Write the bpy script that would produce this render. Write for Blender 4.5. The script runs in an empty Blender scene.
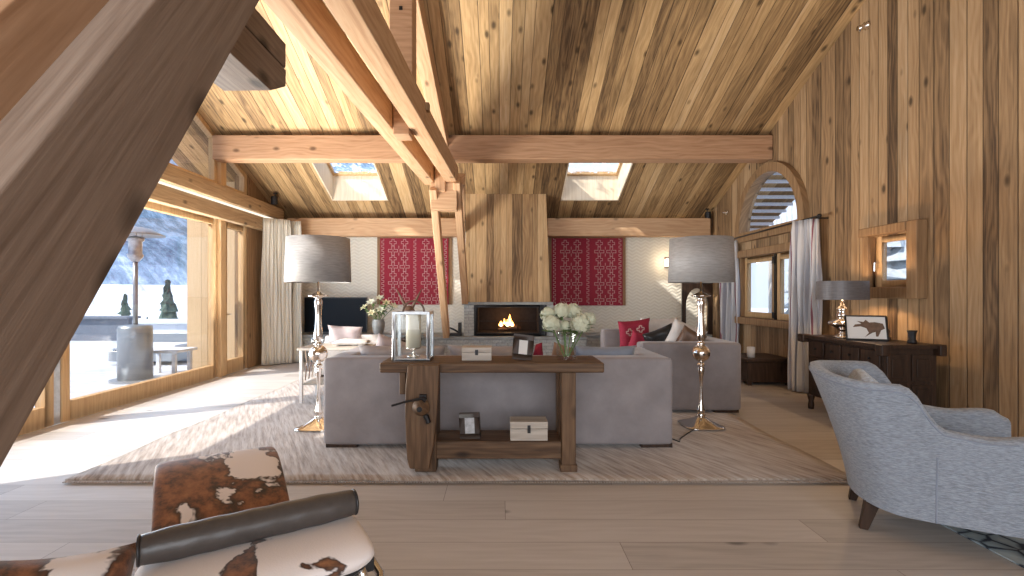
import bpy, bmesh, math, random
from mathutils import Vector, Matrix, noise
random.seed(7)
S = bpy.context.scene
C = S.collection
PI = math.pi
# ------------------------------------------------------------------ camera, world, sun, big lights, exposure
cam_d = bpy.data.cameras.new('camera'); cam = bpy.data.objects.new('camera', cam_d); C.objects.link(cam)
cam.location = (0, 0, 1.4); cam.rotation_euler = (PI/2, 0, 0)
cam_d.sensor_width = 36; cam_d.lens = 36*500/1024; cam_d.shift_x = 12/1024; cam_d.shift_y = 6/1024
cam_d.clip_start = 0.05; cam_d.clip_end = 2000
S.camera = cam
S.view_settings.view_transform = 'Standard'; S.view_settings.look = 'None'; S.view_settings.gamma = 1
S.view_settings.use_curve_mapping = False
S.view_settings.exposure = 0.52
S.cycles.use_denoising = True
S.cycles.max_bounces = 9; S.cycles.diffuse_bounces = 5; S.cycles.glossy_bounces = 4
S.cycles.transparent_max_bounces = 12; S.cycles.transmission_bounces = 6
S.cycles.caustics_reflective = False; S.cycles.caustics_refractive = False
S.cycles.sample_clamp_indirect = 6
W = bpy.data.worlds.new('world'); S.world = W; W.use_nodes = True
wn = W.node_tree.nodes; wl = W.node_tree.links
bg = wn['Background']; bg.inputs[1].default_value = 1.0
tc = wn.new('ShaderNodeTexCoord'); sx = wn.new('ShaderNodeSeparateXYZ'); cr = wn.new('ShaderNodeValToRGB')
wl.new(tc.outputs['Generated'], sx.inputs[0]); wl.new(sx.outputs[2], cr.inputs[0]); wl.new(cr.outputs[0], bg.inputs[0])
cr.color_ramp.elements[0].color = (.76, .87, 1, 1); cr.color_ramp.elements[1].color = (.36, .58, 1, 1)
sun_d = bpy.data.lights.new('sun', 'SUN'); sun = bpy.data.objects.new('sun', sun_d); C.objects.link(sun)
sun_d.energy = 5.0; sun_d.angle = math.radians(.9); sun_d.color = (1, .95, .86)
sun.rotation_euler = Vector((.62, .35, -.70)).to_track_quat('-Z', 'Y').to_euler()
def area(name, loc, d, sx_, sy_, e, col):
    l = bpy.data.lights.new(name, 'AREA'); l.shape = 'RECTANGLE'; l.size = sx_; l.size_y = sy_; l.energy = e; l.color = col
    o = bpy.data.objects.new(name, l); C.objects.link(o); o.location = loc
    o.rotation_euler = Vector(d).to_track_quat('-Z', 'Y').to_euler(); return o
# fill lamps added at the openings to strengthen the daylight indoors
area('fill_back_window', (0, -4.75, 2.1), (0, 1, .05), 8.0, 3.2, 300, (.93, .96, 1))  # added fill from behind the camera, at an unseen window
area('fill_glass_wall', (-4.62, 6.2, 1.4), (1, 0, .1), 5.6, 2.4, 75, (.52, .74, 1))  # added bluish lamp boosting daylight through the glazing
sl = area('snow_bounce_fill', (-4.42, 5.9, .55), (.62, 0, .78), 4.6, .9, 300, (1, .94, .84)); sl.data.spread = 2.4  # added upward lamp standing in for sun bounced off the terrace snow
# ------------------------------------------------------------------ helpers
def setp(o, label=None, cat=None, group=None, kind=None):
    if label: o['label'] = label
    if cat: o['category'] = cat
    if group: o['group'] = group
    if kind: o['kind'] = kind
    return o
def thing(name, label, cat, loc=(0, 0, 0), rz=0, group=None, kind=None):
    o = bpy.data.objects.new(name, None); C.objects.link(o); o.empty_display_size = .1
    o.location = loc; o.rotation_euler = (0, 0, rz)
    return setp(o, label, cat, group, kind)
def link(name, me, mats, parent=None, loc=None, smooth=False, bevel=0, subsurf=0, rz=None, solid=0, segs=2):
    o = bpy.data.objects.new(name, me); C.objects.link(o)
    for m in (mats if isinstance(mats, (list, tuple)) else [mats]): me.materials.append(m)
    if parent: o.parent = parent
    if loc is not None: o.location = loc
    if rz is not None: o.rotation_euler = (0, 0, rz)
    if smooth:
        for p in me.polygons: p.use_smooth = True
    if solid:
        m = o.modifiers.new('solid', 'SOLIDIFY'); m.thickness = solid; m.offset = 0
    if bevel:
        m = o.modifiers.new('bevel', 'BEVEL'); m.width = bevel; m.segments = segs; m.limit_method = 'ANGLE'; m.angle_limit = .6
        if not smooth:
            for p in me.polygons: p.use_smooth = True
            w = o.modifiers.new('wn', 'WEIGHTED_NORMAL'); w.keep_sharp = True
    if subsurf:
        m = o.modifiers.new('sub', 'SUBSURF'); m.levels = subsurf; m.render_levels = subsurf
    return o
class MB:
    def __init__(s): s.v = []; s.f = []; s.mi = []
    def add(s, vs, fs, mi=0, M=None):
        b = len(s.v)
        s.v += [(M @ Vector(v)) if M else Vector(v) for v in vs]
        s.f += [[i+b for i in f] for f in fs]; s.mi += [mi]*len(fs); return s
    def box(s, x0, x1, y0, y1, z0, z1, mi=0, M=None, taper=None):
        vs = [(x, y, z) for z in (z0, z1) for y in (y0, y1) for x in (x0, x1)]
        if taper:
            cx, cy = (x0+x1)/2, (y0+y1)/2
            vs = [(cx+(x-cx)*taper, cy+(y-cy)*taper, z) if z == z0 else (x, y, z) for x, y, z in vs]
        return s.add(vs, [(0, 2, 3, 1), (4, 5, 7, 6), (0, 1, 5, 4), (2, 6, 7, 3), (0, 4, 6, 2), (1, 3, 7, 5)], mi, M)
    def tube(s, pts, r, n=10, mi=0, caps=True, closed=False):
        pts = [Vector(p) for p in pts]; N = len(pts); rs = r if isinstance(r, (list, tuple)) else [r]*N
        vs = []; up = None
        for i, p in enumerate(pts):
            a = pts[(i-1) % N] if (closed or i) else p; b = pts[(i+1) % N] if (closed or i < N-1) else p
            t = (b-a).normalized() if (b-a).length > 1e-9 else Vector((0, 0, 1))
            if up is None:
                up = Vector((0, 0, 1)) if abs(t.z) < .9 else Vector((1, 0, 0))
            u = (up - t*up.dot(t)).normalized(); w = t.cross(u); up = u
            for k in range(n):
                a_ = 2*PI*k/n; vs.append(p+(u*math.cos(a_)+w*math.sin(a_))*rs[i])
        fs = []
        for i in range(N if closed else N-1):
            j = (i+1) % N
            for k in range(n):
                fs.append((i*n+k, i*n+(k+1) % n, j*n+(k+1) % n, j*n+k))
        if caps and not closed:
            fs.append(tuple(range(n-1, -1, -1))); fs.append(tuple((N-1)*n+k for k in range(n)))
        return s.add(vs, fs, mi)
    def lathe(s, prof, n=32, c=(0, 0, 0), mi=0, sq=None):
        vs = []; fs = []; m = len(prof)
        for k in range(n):
            a = 2*PI*k/n; ca, sa = math.cos(a), math.sin(a)
            for r, z in prof:
                q = 1.0
                if sq and sq[0] <= z <= sq[1]:
                    p = 5; q = 1/((abs(ca)**p+abs(sa)**p)**(1/p))
                vs.append((c[0]+r*q*ca, c[1]+r*q*sa, c[2]+z))
        for k in range(n):
            j = (k+1) % n
            for i in range(m-1):
                fs.append((k*m+i, j*m+i, j*m+i+1, k*m+i+1))
        s.add(vs, fs, mi)
        if prof[0][0] > 1e-4: s.f.append([len(s.v)-n*m+k*m for k in range(n-1, -1, -1)]); s.mi.append(mi)
        if prof[-1][0] > 1e-4: s.f.append([len(s.v)-n*m+k*m+m-1 for k in range(n)]); s.mi.append(mi)
        return s
    def prism(s, poly, t0, t1, f, mi=0):
        """poly 2-D; f(u,v,t)->3-D"""
        n = len(poly); vs = [f(u, v, t) for t in (t0, t1) for u, v in poly]
        return s.add(vs, [tuple(range(n-1, -1, -1)), tuple(range(n, 2*n))]+[(i, (i+1) % n, n+(i+1) % n, n+i) for i in range(n)], mi)
    def grid(s, nu, nv, f, mi=0, closed_u=False, flip=False):
        vs = [f(i/(nu if closed_u else nu-1), j/(nv-1)) for i in range(nu) for j in range(nv)]
        fs = []
        for i in range(nu if closed_u else nu-1):
            for j in range(nv-1):
                a = i*nv+j; b = ((i+1) % nu)*nv+j
                q = (a, b, b+1, a+1); fs.append(q[::-1] if flip else q)
        return s.add(vs, fs, mi)
    def ball(s, c, r, n=10, mi=0, sc=(1, 1, 1), jit=0):
        def f(u, v):
            a = 2*PI*u; b = PI*v; rr = r*(1+random.uniform(-jit, jit)) if 0 < v < 1 else r
            return (c[0]+rr*sc[0]*math.sin(b)*math.cos(a), c[1]+rr*sc[1]*math.sin(b)*math.sin(a), c[2]+rr*sc[2]*math.cos(b))
        return s.grid(n, max(4, n//2+1), f, mi, True, True)
    def me(s, name):
        m = bpy.data.meshes.new(name); m.from_pydata([tuple(v) for v in s.v], [], s.f)
        for p, i in zip(m.polygons, s.mi): p.material_index = i
        m.update()
        b = bmesh.new(); b.from_mesh(m); bmesh.ops.remove_doubles(b, verts=b.verts, dist=1e-5)
        bmesh.ops.recalc_face_normals(b, faces=b.faces); b.to_mesh(m); b.free(); return m
    def build(s, name, mats, parent=None, **k): return link(name, s.me(name), mats, parent, **k)
def holes_mesh(name, outer, holes, f, t):
    """sheet with holes: loops of 2-D points, f(u,v,d) -> 3-D, thickness t"""
    b = bmesh.new(); edges = []; loops = []
    for lp in [outer]+holes:
        vs = [b.verts.new((u, v, 0)) for u, v in lp]; loops.append(lp)
        edges += [b.edges.new((vs[i], vs[(i+1) % len(vs)])) for i in range(len(vs))]
    bmesh.ops.triangle_fill(b, edges=edges, use_beauty=True, normal=(0, 0, 1))
    b.verts.index_update()
    P = [(v.co.x, v.co.y) for v in b.verts]; F = [[v.index for v in fc.verts] for fc in b.faces]; b.free()
    m = MB(); n = len(P)
    m.add([f(u, v, 0) for u, v in P]+[f(u, v, t) for u, v in P], F+[[i+n for i in fc[::-1]] for fc in F])
    for lp in loops:
        k = len(lp); m.add([f(u, v, 0) for u, v in lp]+[f(u, v, t) for u, v in lp], [(i, (i+1) % k, k+(i+1) % k, k+i) for i in range(k)])
    return m.me(name)
def rect(a, b, c, d): return [(a, c), (b, c), (b, d), (a, d)]
def beam(name, p0, p1, w, h, mat, parent=None, bevel=.012, end=None):
    """timber from p0 to p1 (centre line); local x runs along the grain, w across, h up"""
    p0, p1 = Vector(p0), Vector(p1); d = p1-p0; L = d.length; x = d.normalized()
    y = Vector((0, 0, 1)).cross(x)
    y = Vector((1, 0, 0)) if y.length < 1e-4 else y.normalized()
    z = x.cross(y)
    m = MB()
    if end:
        poly = [(0, -h/2), (L-end, -h/2), (L, 0), (L, h/2), (0, h/2)]
        m.prism(poly, -w/2, w/2, lambda u, v, t: (u, t, v))
    else: m.box(0, L, -w/2, w/2, -h/2, h/2)
    o = m.build(name, mat, parent, bevel=bevel, segs=1)
    M = Matrix((x, y, z)).transposed().to_4x4(); M.translation = p0; o.matrix_local = M
    return o
# ------------------------------------------------------------------ materials
class NT:
    def __init__(s, name):
        s.m = bpy.data.materials.new(name); s.m.use_nodes = True; s.t = s.m.node_tree; s.n = s.t.nodes; s.l = s.t.links
        s.b = s.n['Principled BSDF']; s.out = s.n['Material Output']
    def N(s, typ, **k):
        n = s.n.new('ShaderNode'+typ)
        for a, b in k.items(): setattr(n, a, b)
        return n
    def L(s, a, b): s.l.new(a, b)
    def val(s, n, i, v):
        if hasattr(v, 'is_output') or isinstance(v, bpy.types.NodeSocket): s.L(v, n.inputs[i])
        elif v is not None: n.inputs[i].default_value = v
    def math(s, op, a, b=None, c=None):
        n = s.N('Math', operation=op); s.val(n, 0, a); s.val(n, 1, b)
        if c is not None: s.val(n, 2, c)
        return n.outputs[0]
    def xyz(s, x, y, z):
        n = s.N('CombineXYZ'); s.val(n, 0, x); s.val(n, 1, y); s.val(n, 2, z); return n.outputs[0]
    def noise(s, vec, scale, detail=4, rough=.5, dist=0):
        n = s.N('TexNoise'); s.L(vec, n.inputs['Vector']); n.inputs['Scale'].default_value = scale
        n.inputs['Detail'].default_value = detail; n.inputs['Roughness'].default_value = rough; n.inputs['Distortion'].default_value = dist
        return n.outputs['Fac']
    def white(s, v):
        n = s.N('TexWhiteNoise', noise_dimensions='1D'); s.val(n, 'W', v); return n.outputs['Value']
    def ramp(s, fac, stops, interp='LINEAR'):
        n = s.N('ValToRGB'); s.L(fac, n.inputs[0]); e = n.color_ramp.elements; n.color_ramp.interpolation = interp
        while len(e) < len(stops): e.new(.5)
        for i, (p, c) in enumerate(stops): e[i].position = p; e[i].color = (*c, 1) if len(c) == 3 else c
        return n.outputs[0]
    def mix(s, fac, a, b, mode='MIX'):
        n = s.N('Mix', data_type='RGBA', blend_type=mode); s.val(n, 0, fac)
        for i, v in ((6, a), (7, b)):
            if isinstance(v, tuple): n.inputs[i].default_value = (*v, 1)
            else: s.L(v, n.inputs[i])
        return n.outputs[2]
    def obj(s):
        t = s.N('TexCoord'); return t.outputs['Object']
    def sep(s, v):
        n = s.N('SeparateXYZ'); s.L(v, n.inputs[0]); return n.outputs
    def bump(s, h, strength=.3, dist=.01):
        n = s.N('Bump'); n.inputs['Strength'].default_value = strength; n.inputs['Distance'].default_value = dist
        s.L(h, n.inputs['Height']); s.L(n.outputs[0], s.b.inputs['Normal'])
    def col(s, c): s.val(s.b, 'Base Color', (*c, 1) if isinstance(c, tuple) else c)
    def rough(s, r): s.val(s.b, 'Roughness', r)
def plain(name, c, rough=.5, metal=0, var=0, vs=20, bump=0, spec=None, sheen=0):
    t = NT(name)
    if var or bump:
        f = t.noise(t.obj(), vs, 5, .6)
        if var: t.col(t.ramp(f, [(.25, tuple(max(0, x*(1-var)) for x in c)), (.75, tuple(min(1, x*(1+var)) for x in c))]))
        else: t.col(c)
        if bump: t.bump(f, bump, .01)
    else: t.col(c)
    t.rough(rough); t.b.inputs['Metallic'].default_value = metal
    if spec is not None: t.b.inputs['Specular IOR Level'].default_value = spec
    if sheen: t.b.inputs['Sheen Weight'].default_value = sheen
    return t.m
def wood(name, across, along, width, cols, joint=0, gap=.012, gapcol=(.03, .018, .01), grain=1.0, knots=.5, rough=.6, bumps=.5, jitter=.35, seed=0, third=None, blot=.35):
    """across/along: 0,1,2 axis of the object's own coordinates; width 0 = no boards"""
    t = NT(name); o = t.sep(t.obj()); A, B = o[across], o[along]; T = o[3-across-along]
    if width:
        wob = t.noise(t.xyz(t.math('MULTIPLY', A, 1.0/width), seed*3.1+.5, 0), .37, 0, 0)
        a = t.math('ADD', t.math('DIVIDE', A, width), t.math('MULTIPLY', wob, jitter*6)); a = t.math('ADD', a, 50.0)
        idx = t.math('FLOOR', a); fr = t.math('SUBTRACT', a, idx)
        if joint:
            off = t.math('MULTIPLY', t.white(t.math('ADD', idx, seed+3.3)), joint)
            b = t.math('DIVIDE', t.math('ADD', t.math('ADD', B, off), 100.0), joint)
            bi = t.math('FLOOR', b); bf = t.math('SUBTRACT', b, bi)
            key = t.math('ADD', t.math('MULTIPLY', idx, 7.13), t.math('MULTIPLY', bi, 3.71))
        else: key = t.math('MULTIPLY', idx, 7.13)
        key = t.math('ADD', key, seed+.17)
        rnd = t.white(key); off = t.math('MULTIPLY', rnd, 40.0)
    else:
        key = None; off = 3.7+seed; rnd = None; A = t.math('ADD', A, t.math('MULTIPLY', T, .9))
    Z = t.math('ADD', T if third is None else o[third], off)
    v1 = t.xyz(t.math('MULTIPLY', A, 9*grain), t.math('MULTIPLY', B, .38*grain), Z)
    warp = t.noise(t.xyz(t.math('MULTIPLY', A, 3.0), t.math('MULTIPLY', B, .8), Z), 1.3, 2, .5)
    ring = t.math('SINE', t.math('MULTIPLY', t.math('ADD', t.math('MULTIPLY', A, 30*grain), t.math('MULTIPLY', warp, 11.0)), 3.2))
    g1 = t.noise(v1, 3.2, 6, .65, .2)
    g2 = t.noise(t.xyz(t.math('MULTIPLY', A, 90*grain), t.math('MULTIPLY', B, 2.5), Z), 1.0, 3, .6)
    g = t.math('ADD', t.math('MULTIPLY', g1, .62), t.math('ADD', t.math('MULTIPLY', g2, .25), t.math('MULTIPLY', ring, .045)))
    # knots
    vo = t.N('TexVoronoi'); vo.inputs['Scale'].default_value = 1.0
    kv = t.xyz(t.math('MULTIPLY', A, 5.0), t.math('MULTIPLY', B, 2.6), t.math('MULTIPLY', Z, 1.0))
    t.L(kv, vo.inputs['Vector']); cs = t.N('SeparateColor'); t.L(vo.outputs['Color'], cs.inputs[0])
    kn = t.math('SUBTRACT', 1.0, t.math('MULTIPLY', vo.outputs['Distance'], 5.0))
    kn = t.math('MAXIMUM', kn, 0.0); kn = t.math('MULTIPLY', kn, t.math('LESS_THAN', cs.outputs[0], knots))
    kn = t.math('MINIMUM', t.math('MULTIPLY', kn, 1.6), 1.0)
    gg = t.math('ADD', g, 0.0)
    if rnd is not None:
        gg = t.math('ADD', t.math('MULTIPLY', t.math('SUBTRACT', g, .465), .85), t.math('ADD', t.math('MULTIPLY', rnd, .40), .30))
    n = len(cols); c = t.ramp(gg, [(.22+.56*i/(n-1), k) for i, k in enumerate(cols)])
    bl = t.noise(t.xyz(t.math('MULTIPLY', A, 2.2), t.math('MULTIPLY', B, .5), Z), 1.1, 3, .6)
    c = t.mix(t.math('MULTIPLY', t.ramp(bl, [(.5, (0, 0, 0)), (.72, (1, 1, 1))]), blot), c, tuple(x*.35 for x in cols[0]), 'MIX')
    c = t.mix(t.math('MULTIPLY', kn, .8), c, tuple(x*.3 for x in cols[0]))
    h = t.math('ADD', t.math('MULTIPLY', g2, .5), t.math('MULTIPLY', g1, .5))
    if width:
        e = t.math('MINIMUM', fr, t.math('SUBTRACT', 1.0, fr)); e = t.math('MULTIPLY', e, width)
        if joint:
            e2 = t.math('MULTIPLY', t.math('MINIMUM', bf, t.math('SUBTRACT', 1.0, bf)), joint); e = t.math('MINIMUM', e, e2)
        gp = t.math('SUBTRACT', 1.0, t.math('MINIMUM', t.math('DIVIDE', e, gap*.5), 1.0))
        c = t.mix(t.math('MULTIPLY', gp, .9), c, gapcol)
        h = t.math('ADD', h, t.math('MULTIPLY', rnd, 2.0)); h = t.math('SUBTRACT', h, t.math('MULTIPLY', gp, 2.5))
    t.col(c); t.rough(rough); t.bump(h, bumps, .006)
    t.b.inputs['Specular IOR Level'].default_value = .3
    return t.m
OLD = [(.075, .045, .026), (.22, .135, .070), (.35, .22, .115), (.44, .29, .16), (.50, .37, .24)]
CEIL = [(.12, .072, .038), (.29, .18, .085), (.46, .295, .14), (.59, .395, .20), (.66, .48, .29)]
M_wall = wood('old_boards_vertical', 1, 2, .17, OLD, gap=.014, knots=.6, seed=2, blot=.3, bumps=.7)
M_wallx = wood('old_boards_vertical_x', 0, 2, .15, [(.13, .075, .035), (.32, .19, .09), (.48, .30, .145), (.58, .385, .20), (.64, .46, .27)], gap=.010, knots=.45, seed=5, blot=.25)
M_ceil = wood('old_boards_ceiling', 0, 1, .155, CEIL, gap=.012, knots=.65, seed=9, blot=.35)
M_floor = wood('pale_oak_boards', 1, 0, .282, [(.40, .36, .325), (.49, .445, .405), (.55, .505, .465), (.60, .56, .52)], joint=3.1, gap=.006, gapcol=(.12, .085, .06), knots=.10, rough=.5, bumps=.12, jitter=.0, seed=4, grain=.8, blot=.06)
M_beam = wood('larch_beam', 1, 0, 0, [(.40, .215, .11), (.54, .33, .185), (.63, .42, .255), (.70, .50, .33)], knots=.35, seed=1, blot=.08, bumps=.25)
M_beamred = wood('red_larch_beam', 1, 0, 0, [(.30, .155, .08), (.44, .255, .145), (.54, .33, .20), (.60, .40, .25)], knots=.25, seed=6, blot=.08, bumps=.25)
M_beambrown = wood('grey_brown_beam', 2, 0, 0, [(.15, .10, .072), (.23, .165, .125), (.30, .225, .175), (.36, .28, .225)], knots=.55, seed=3, blot=.10, bumps=.3, grain=1.9)
M_beamold = wood('old_hewn_beam', 2, 0, 0, [(.20, .12, .06), (.38, .25, .135), (.50, .345, .195), (.58, .42, .26)], knots=.6, seed=8, blot=.2, bumps=.5)
M_frame = wood('pine_joinery', 1, 2, 0, [(.45, .27, .13), (.60, .40, .21), (.70, .49, .28)], knots=.15, seed=12, blot=.05, bumps=.1)
M_framedk = wood('old_oak_joinery', 1, 2, 0, [(.17, .095, .045), (.32, .195, .10), (.44, .29, .16)], knots=.3, seed=14, blot=.2, bumps=.4)
M_bench = wood('workbench_oak', 2, 0, 0, [(.045, .024, .013), (.11, .062, .034), (.19, .115, .064), (.25, .16, .09)], knots=.3, seed=15, blot=.25, bumps=.6)
M_benchv = wood('workbench_oak_upright', 0, 2, 0, [(.05, .026, .014), (.12, .068, .037), (.20, .12, .066), (.26, .165, .095)], knots=.3, seed=17, blot=.25, bumps=.6)
M_dark = wood('dark_carved_oak', 1, 2, 0, [(.018, .011, .008), (.055, .031, .02), (.115, .065, .042)], knots=.2, seed=19, rough=.45, blot=.2)
M_white = wood('whitewashed_wood', 2, 0, 0, [(.36, .31, .26), (.55, .50, .44), (.68, .64, .58)], knots=.1, seed=21, blot=.1)
M_deck = wood('snowy_deck', 1, 0, .14, [(.46, .47, .49), (.56, .57, .60), (.64, .65, .68)], gap=.008, gapcol=(.45, .47, .5), knots=0, seed=22, blot=.02, rough=.8)
M_outwall = wood('outside_cladding', 0, 2, .9, [(.60, .42, .24), (.70, .51, .31), (.76, .58, .38)], gap=.01, gapcol=(.3, .2, .1), knots=.05, seed=23, blot=.03, jitter=.1)
def thin_glass(name, tint=(1, 1, 1), refl=.06):
    t = NT(name); t.n.remove(t.b)
    tr = t.N('BsdfTransparent'); tr.inputs[0].default_value = (*tint, 1); gl = t.N('BsdfGlossy'); gl.inputs['Roughness'].default_value = .02
    lw = t.N('LayerWeight'); lw.inputs[0].default_value = .25
    f = t.math('ADD', t.math('MULTIPLY', lw.outputs['Facing'], .35), refl); mx = t.N('MixShader')
    t.L(f, mx.inputs[0]); t.L(tr.outputs[0], mx.inputs[1]); t.L(gl.outputs[0], mx.inputs[2]); t.L(mx.outputs[0], t.out.inputs[0]); return t.m
M_glass = thin_glass('window_glass', (.97, .98, 1), .01)
M_vglass = thin_glass('clear_glass', (.975, .985, .98), .02)
M_chrome = plain('polished_chrome', (.82, .80, .78), .08, 1)
M_nickel = plain('polished_nickel', (.80, .74, .68), .12, 1)
M_iron = plain('black_iron', (.025, .024, .025), .45, .6)
M_black = plain('black_leather_trim', (.02, .02, .022), .4)
M_leather = plain('dark_taupe_leather', (.065, .056, .052), .35, bump=.15, vs=40, var=.15)
M_cream = plain('cream_wool_curtain', (.70, .655, .56), .9, var=.06, vs=60, sheen=.3)
M_red = plain('burgundy_wool', (.30, .018, .04), .9, var=.25, vs=90, bump=.3)
M_thread = plain('pink_white_thread', (.60, .40, .38), .9)
M_redcush = plain('crimson_cushion', (.33, .02, .05), .85, var=.2, vs=60)
def velvet(name, c, var=.12, bands=0):
    t = NT(name); o = t.obj(); f = t.noise(o, 5, 4, .6); g = t.noise(o, 160, 2, .5)
    c1 = t.ramp(f, [(.3, tuple(x*(1-var) for x in c)), (.7, tuple(x*(1+var) for x in c))]); t.col(c1)
    t.rough(.85); t.bump(g, .15, .003); t.b.inputs['Sheen Weight'].default_value = .35; t.b.inputs['Sheen Roughness'].default_value = .4
    t.b.inputs['Specular IOR Level'].default_value = .2
    return t.m
M_sofa = velvet('taupe_grey_velvet', (.29, .265, .27))
M_sofacush = velvet('grey_velvet_cushion', (.36, .32, .31))
M_bluegrey = velvet('blue_grey_cushion', (.24, .27, .33))
M_mauve = velvet('mauve_cushion', (.50, .42, .42))
M_offwhite = velvet('off_white_upholstery', (.66, .63, .60))
M_tan = velvet('tan_cushion', (.32, .19, .11))
def boucle(name, c):
    t = NT(name); o = t.sep(t.obj()); v = t.xyz(t.math('MULTIPLY', o[0], .16), t.math('MULTIPLY', o[1], .16), o[2])
    f = t.noise(v, 230, 3, .6); g = t.noise(v, 110, 2, .5)
    t.col(t.ramp(f, [(.36, tuple(x*.68 for x in c)), (.62, tuple(min(1, x*1.12) for x in c))]))
    t.rough(.95); t.bump(t.math('ADD', f, g), .8, .006); t.b.inputs['Sheen Weight'].default_value = .3; t.b.inputs['Specular IOR Level'].default_value = .1
    return t.m
M_boucle = boucle('grey_ribbed_boucle', (.30, .335, .39))
M_boucleli = boucle('pale_grey_boucle', (.56, .66, .80))
def shade_mat(name, c, rough=.5, metal=.2):
    t = NT(name); o = t.sep(t.obj()); ang = t.math('ARCTAN2', o[1], o[0])
    f = t.noise(t.xyz(t.math('MULTIPLY', ang, 1.2), t.math('MULTIPLY', o[2], 30), 0), 3, 4, .6)
    t.col(t.ramp(f, [(.3, tuple(x*.8 for x in c)), (.7, tuple(x*1.15 for x in c))])); t.rough(rough)
    t.b.inputs['Metallic'].default_value = metal; t.bump(f, .15, .004); return t.m
M_shade = shade_mat('silver_grey_silk', (.33, .315, .305), .6, .05)
M_shadedk = shade_mat('dark_grey_silk', (.16, .15, .155), .5, .15)
def cowhide(name, thr, scale=2.6, seed=0):
    t = NT(name); o = t.obj(); mp = t.N('Mapping'); t.L(o, mp.inputs[0]); mp.inputs['Location'].default_value = (seed, seed*.7, seed*.3)
    f = t.noise(mp.outputs[0], scale, 5, .55, .35); h = t.noise(mp.outputs[0], 14, 4, .7)
    brown = t.ramp(h, [(.35, (.05, .02, .01)), (.52, (.22, .08, .03)), (.75, (.36, .16, .065))])
    k = t.ramp(f, [(thr-.008, (0, 0, 0)), (thr+.008, (1, 1, 1))])
    k2 = t.ramp(f, [(thr, (.03, .012, .008)), (thr+.05, (1, 1, 1))])
    c = t.mix(k, (.76, .69, .66), t.mix(1.0, brown, k2, 'MULTIPLY')); t.col(c); t.rough(.6)
    g = t.noise(mp.outputs[0], 220, 2, .6); t.bump(g, .25, .003); t.b.inputs['Sheen Weight'].default_value = .3; return t.m
M_cow = cowhide('brown_and_white_cowhide', .42, 3.1, 2.3)
M_cowlight = cowhide('white_cowhide_brown_patches', .585, 5.0, 8.3)
def wallpaper():
    t = NT('cream_zigzag_wallpaper'); o = t.sep(t.obj())
    tri = t.math('ABSOLUTE', t.math('SUBTRACT', t.math('FRACT', t.math('MULTIPLY', o[0], 5.2)), .5))
    w = t.noise(t.obj(), 2.2, 2, .5)
    f = t.math('SINE', t.math('ADD', t.math('MULTIPLY', t.math('ADD', o[2], t.math('MULTIPLY', tri, .11)), 88), t.math('MULTIPLY', w, 5.0)))
    f = t.math('ADD', t.math('MULTIPLY', f, .5), .5)
    t.col(t.ramp(f, [(.25, (.72, .67, .57)), (.7, (.79, .75, .65))])); t.rough(.7); t.bump(f, .45, .010); return t.m
M_paper = wallpaper()
def stone():
    t = NT('blue_grey_ledge_stone'); o = t.sep(t.obj()); br = t.N('TexBrick'); v = t.xyz(t.math('ADD', o[0], o[1]), o[2], 0); t.L(v, br.inputs['Vector'])
    br.inputs['Scale'].default_value = 1; br.inputs['Brick Width'].default_value = .22; br.inputs['Row Height'].default_value = .062; br.inputs['Mortar Size'].default_value = .006
    br.inputs['Color1'].default_value = (.28, .30, .30, 1); br.inputs['Color2'].default_value = (.50, .50, .47, 1); br.inputs['Mortar'].default_value = (.12, .12, .12, 1)
    n = t.noise(t.obj(), 22, 5, .7); t.col(t.mix(.55, br.outputs[0], t.ramp(n, [(.3, (.32, .34, .34)), (.7, (.75, .75, .70))]), 'MIX')); t.rough(.85)
    t.bump(t.math('ADD', t.math('MULTIPLY', br.outputs['Fac'], -1.0), n), .7, .02); return t.m
M_stone = stone()
M_slab = plain('grey_stone_slab', (.30, .31, .30), .7, var=.3, vs=8, bump=.3)
def rugmat():
    t = NT('silk_streaked_rug'); o = t.sep(t.obj())
    u = t.math('ADD', o[0], t.math('MULTIPLY', o[1], .5))
    f = t.noise(t.xyz(t.math('MULTIPLY', u, 26), t.math('MULTIPLY', o[1], 3.0), 0), 1, 5, .6)
    lg = t.noise(t.obj(), .7, 2, .5)
    c = t.ramp(t.math('ADD', t.math('MULTIPLY', f, .7), t.math('MULTIPLY', lg, .3)), [(.36, (.17, .11, .07)), (.48, (.36, .28, .22)), (.60, (.52, .46, .41))])
    t.col(c); t.rough(.9); t.bump(f, .7, .012); t.b.inputs['Sheen Weight'].default_value = .4; return t.m
M_rug = rugmat()
def rug2mat():
    t = NT('blue_grey_patterned_rug'); vo = t.N('TexVoronoi', feature='DISTANCE_TO_EDGE'); t.L(t.obj(), vo.inputs['Vector']); vo.inputs['Scale'].default_value = 7
    n = t.noise(t.obj(), 14, 4, .6); k = t.ramp(t.math('ADD', vo.outputs[0], t.math('MULTIPLY', n, .2)), [(.12, (.03, .04, .06)), (.2, (.33, .40, .43)), (.45, (.48, .53, .52))])
    t.col(k); t.rough(.95); t.bump(n, .5, .01); return t.m
M_rug2 = rug2mat()
def stripes(name):
    t = NT(name); o = t.sep(t.obj()); f = t.math('FRACT', t.math('MULTIPLY', o[0], 3.1))
    c = t.ramp(f, [(0, (.55, .55, .57)), (.30, (.34, .34, .38)), (.40, (.60, .59, .60)), (.62, (.26, .10, .13)), (.655, (.58, .58, .60)), (.85, (.36, .37, .41))], 'CONSTANT')
    t.col(c); t.rough(.9); t.bump(t.noise(t.obj(), 120, 2, .5), .2, .004); return t.m
M_stripe = stripes('grey_burgundy_striped_cloth')
M_heater = plain('grey_steel', (.34, .36, .38), .35, .6)
M_bare = plain('bare_frosted_branches', (.42, .45, .46), .9, var=.35, vs=5)
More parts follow.
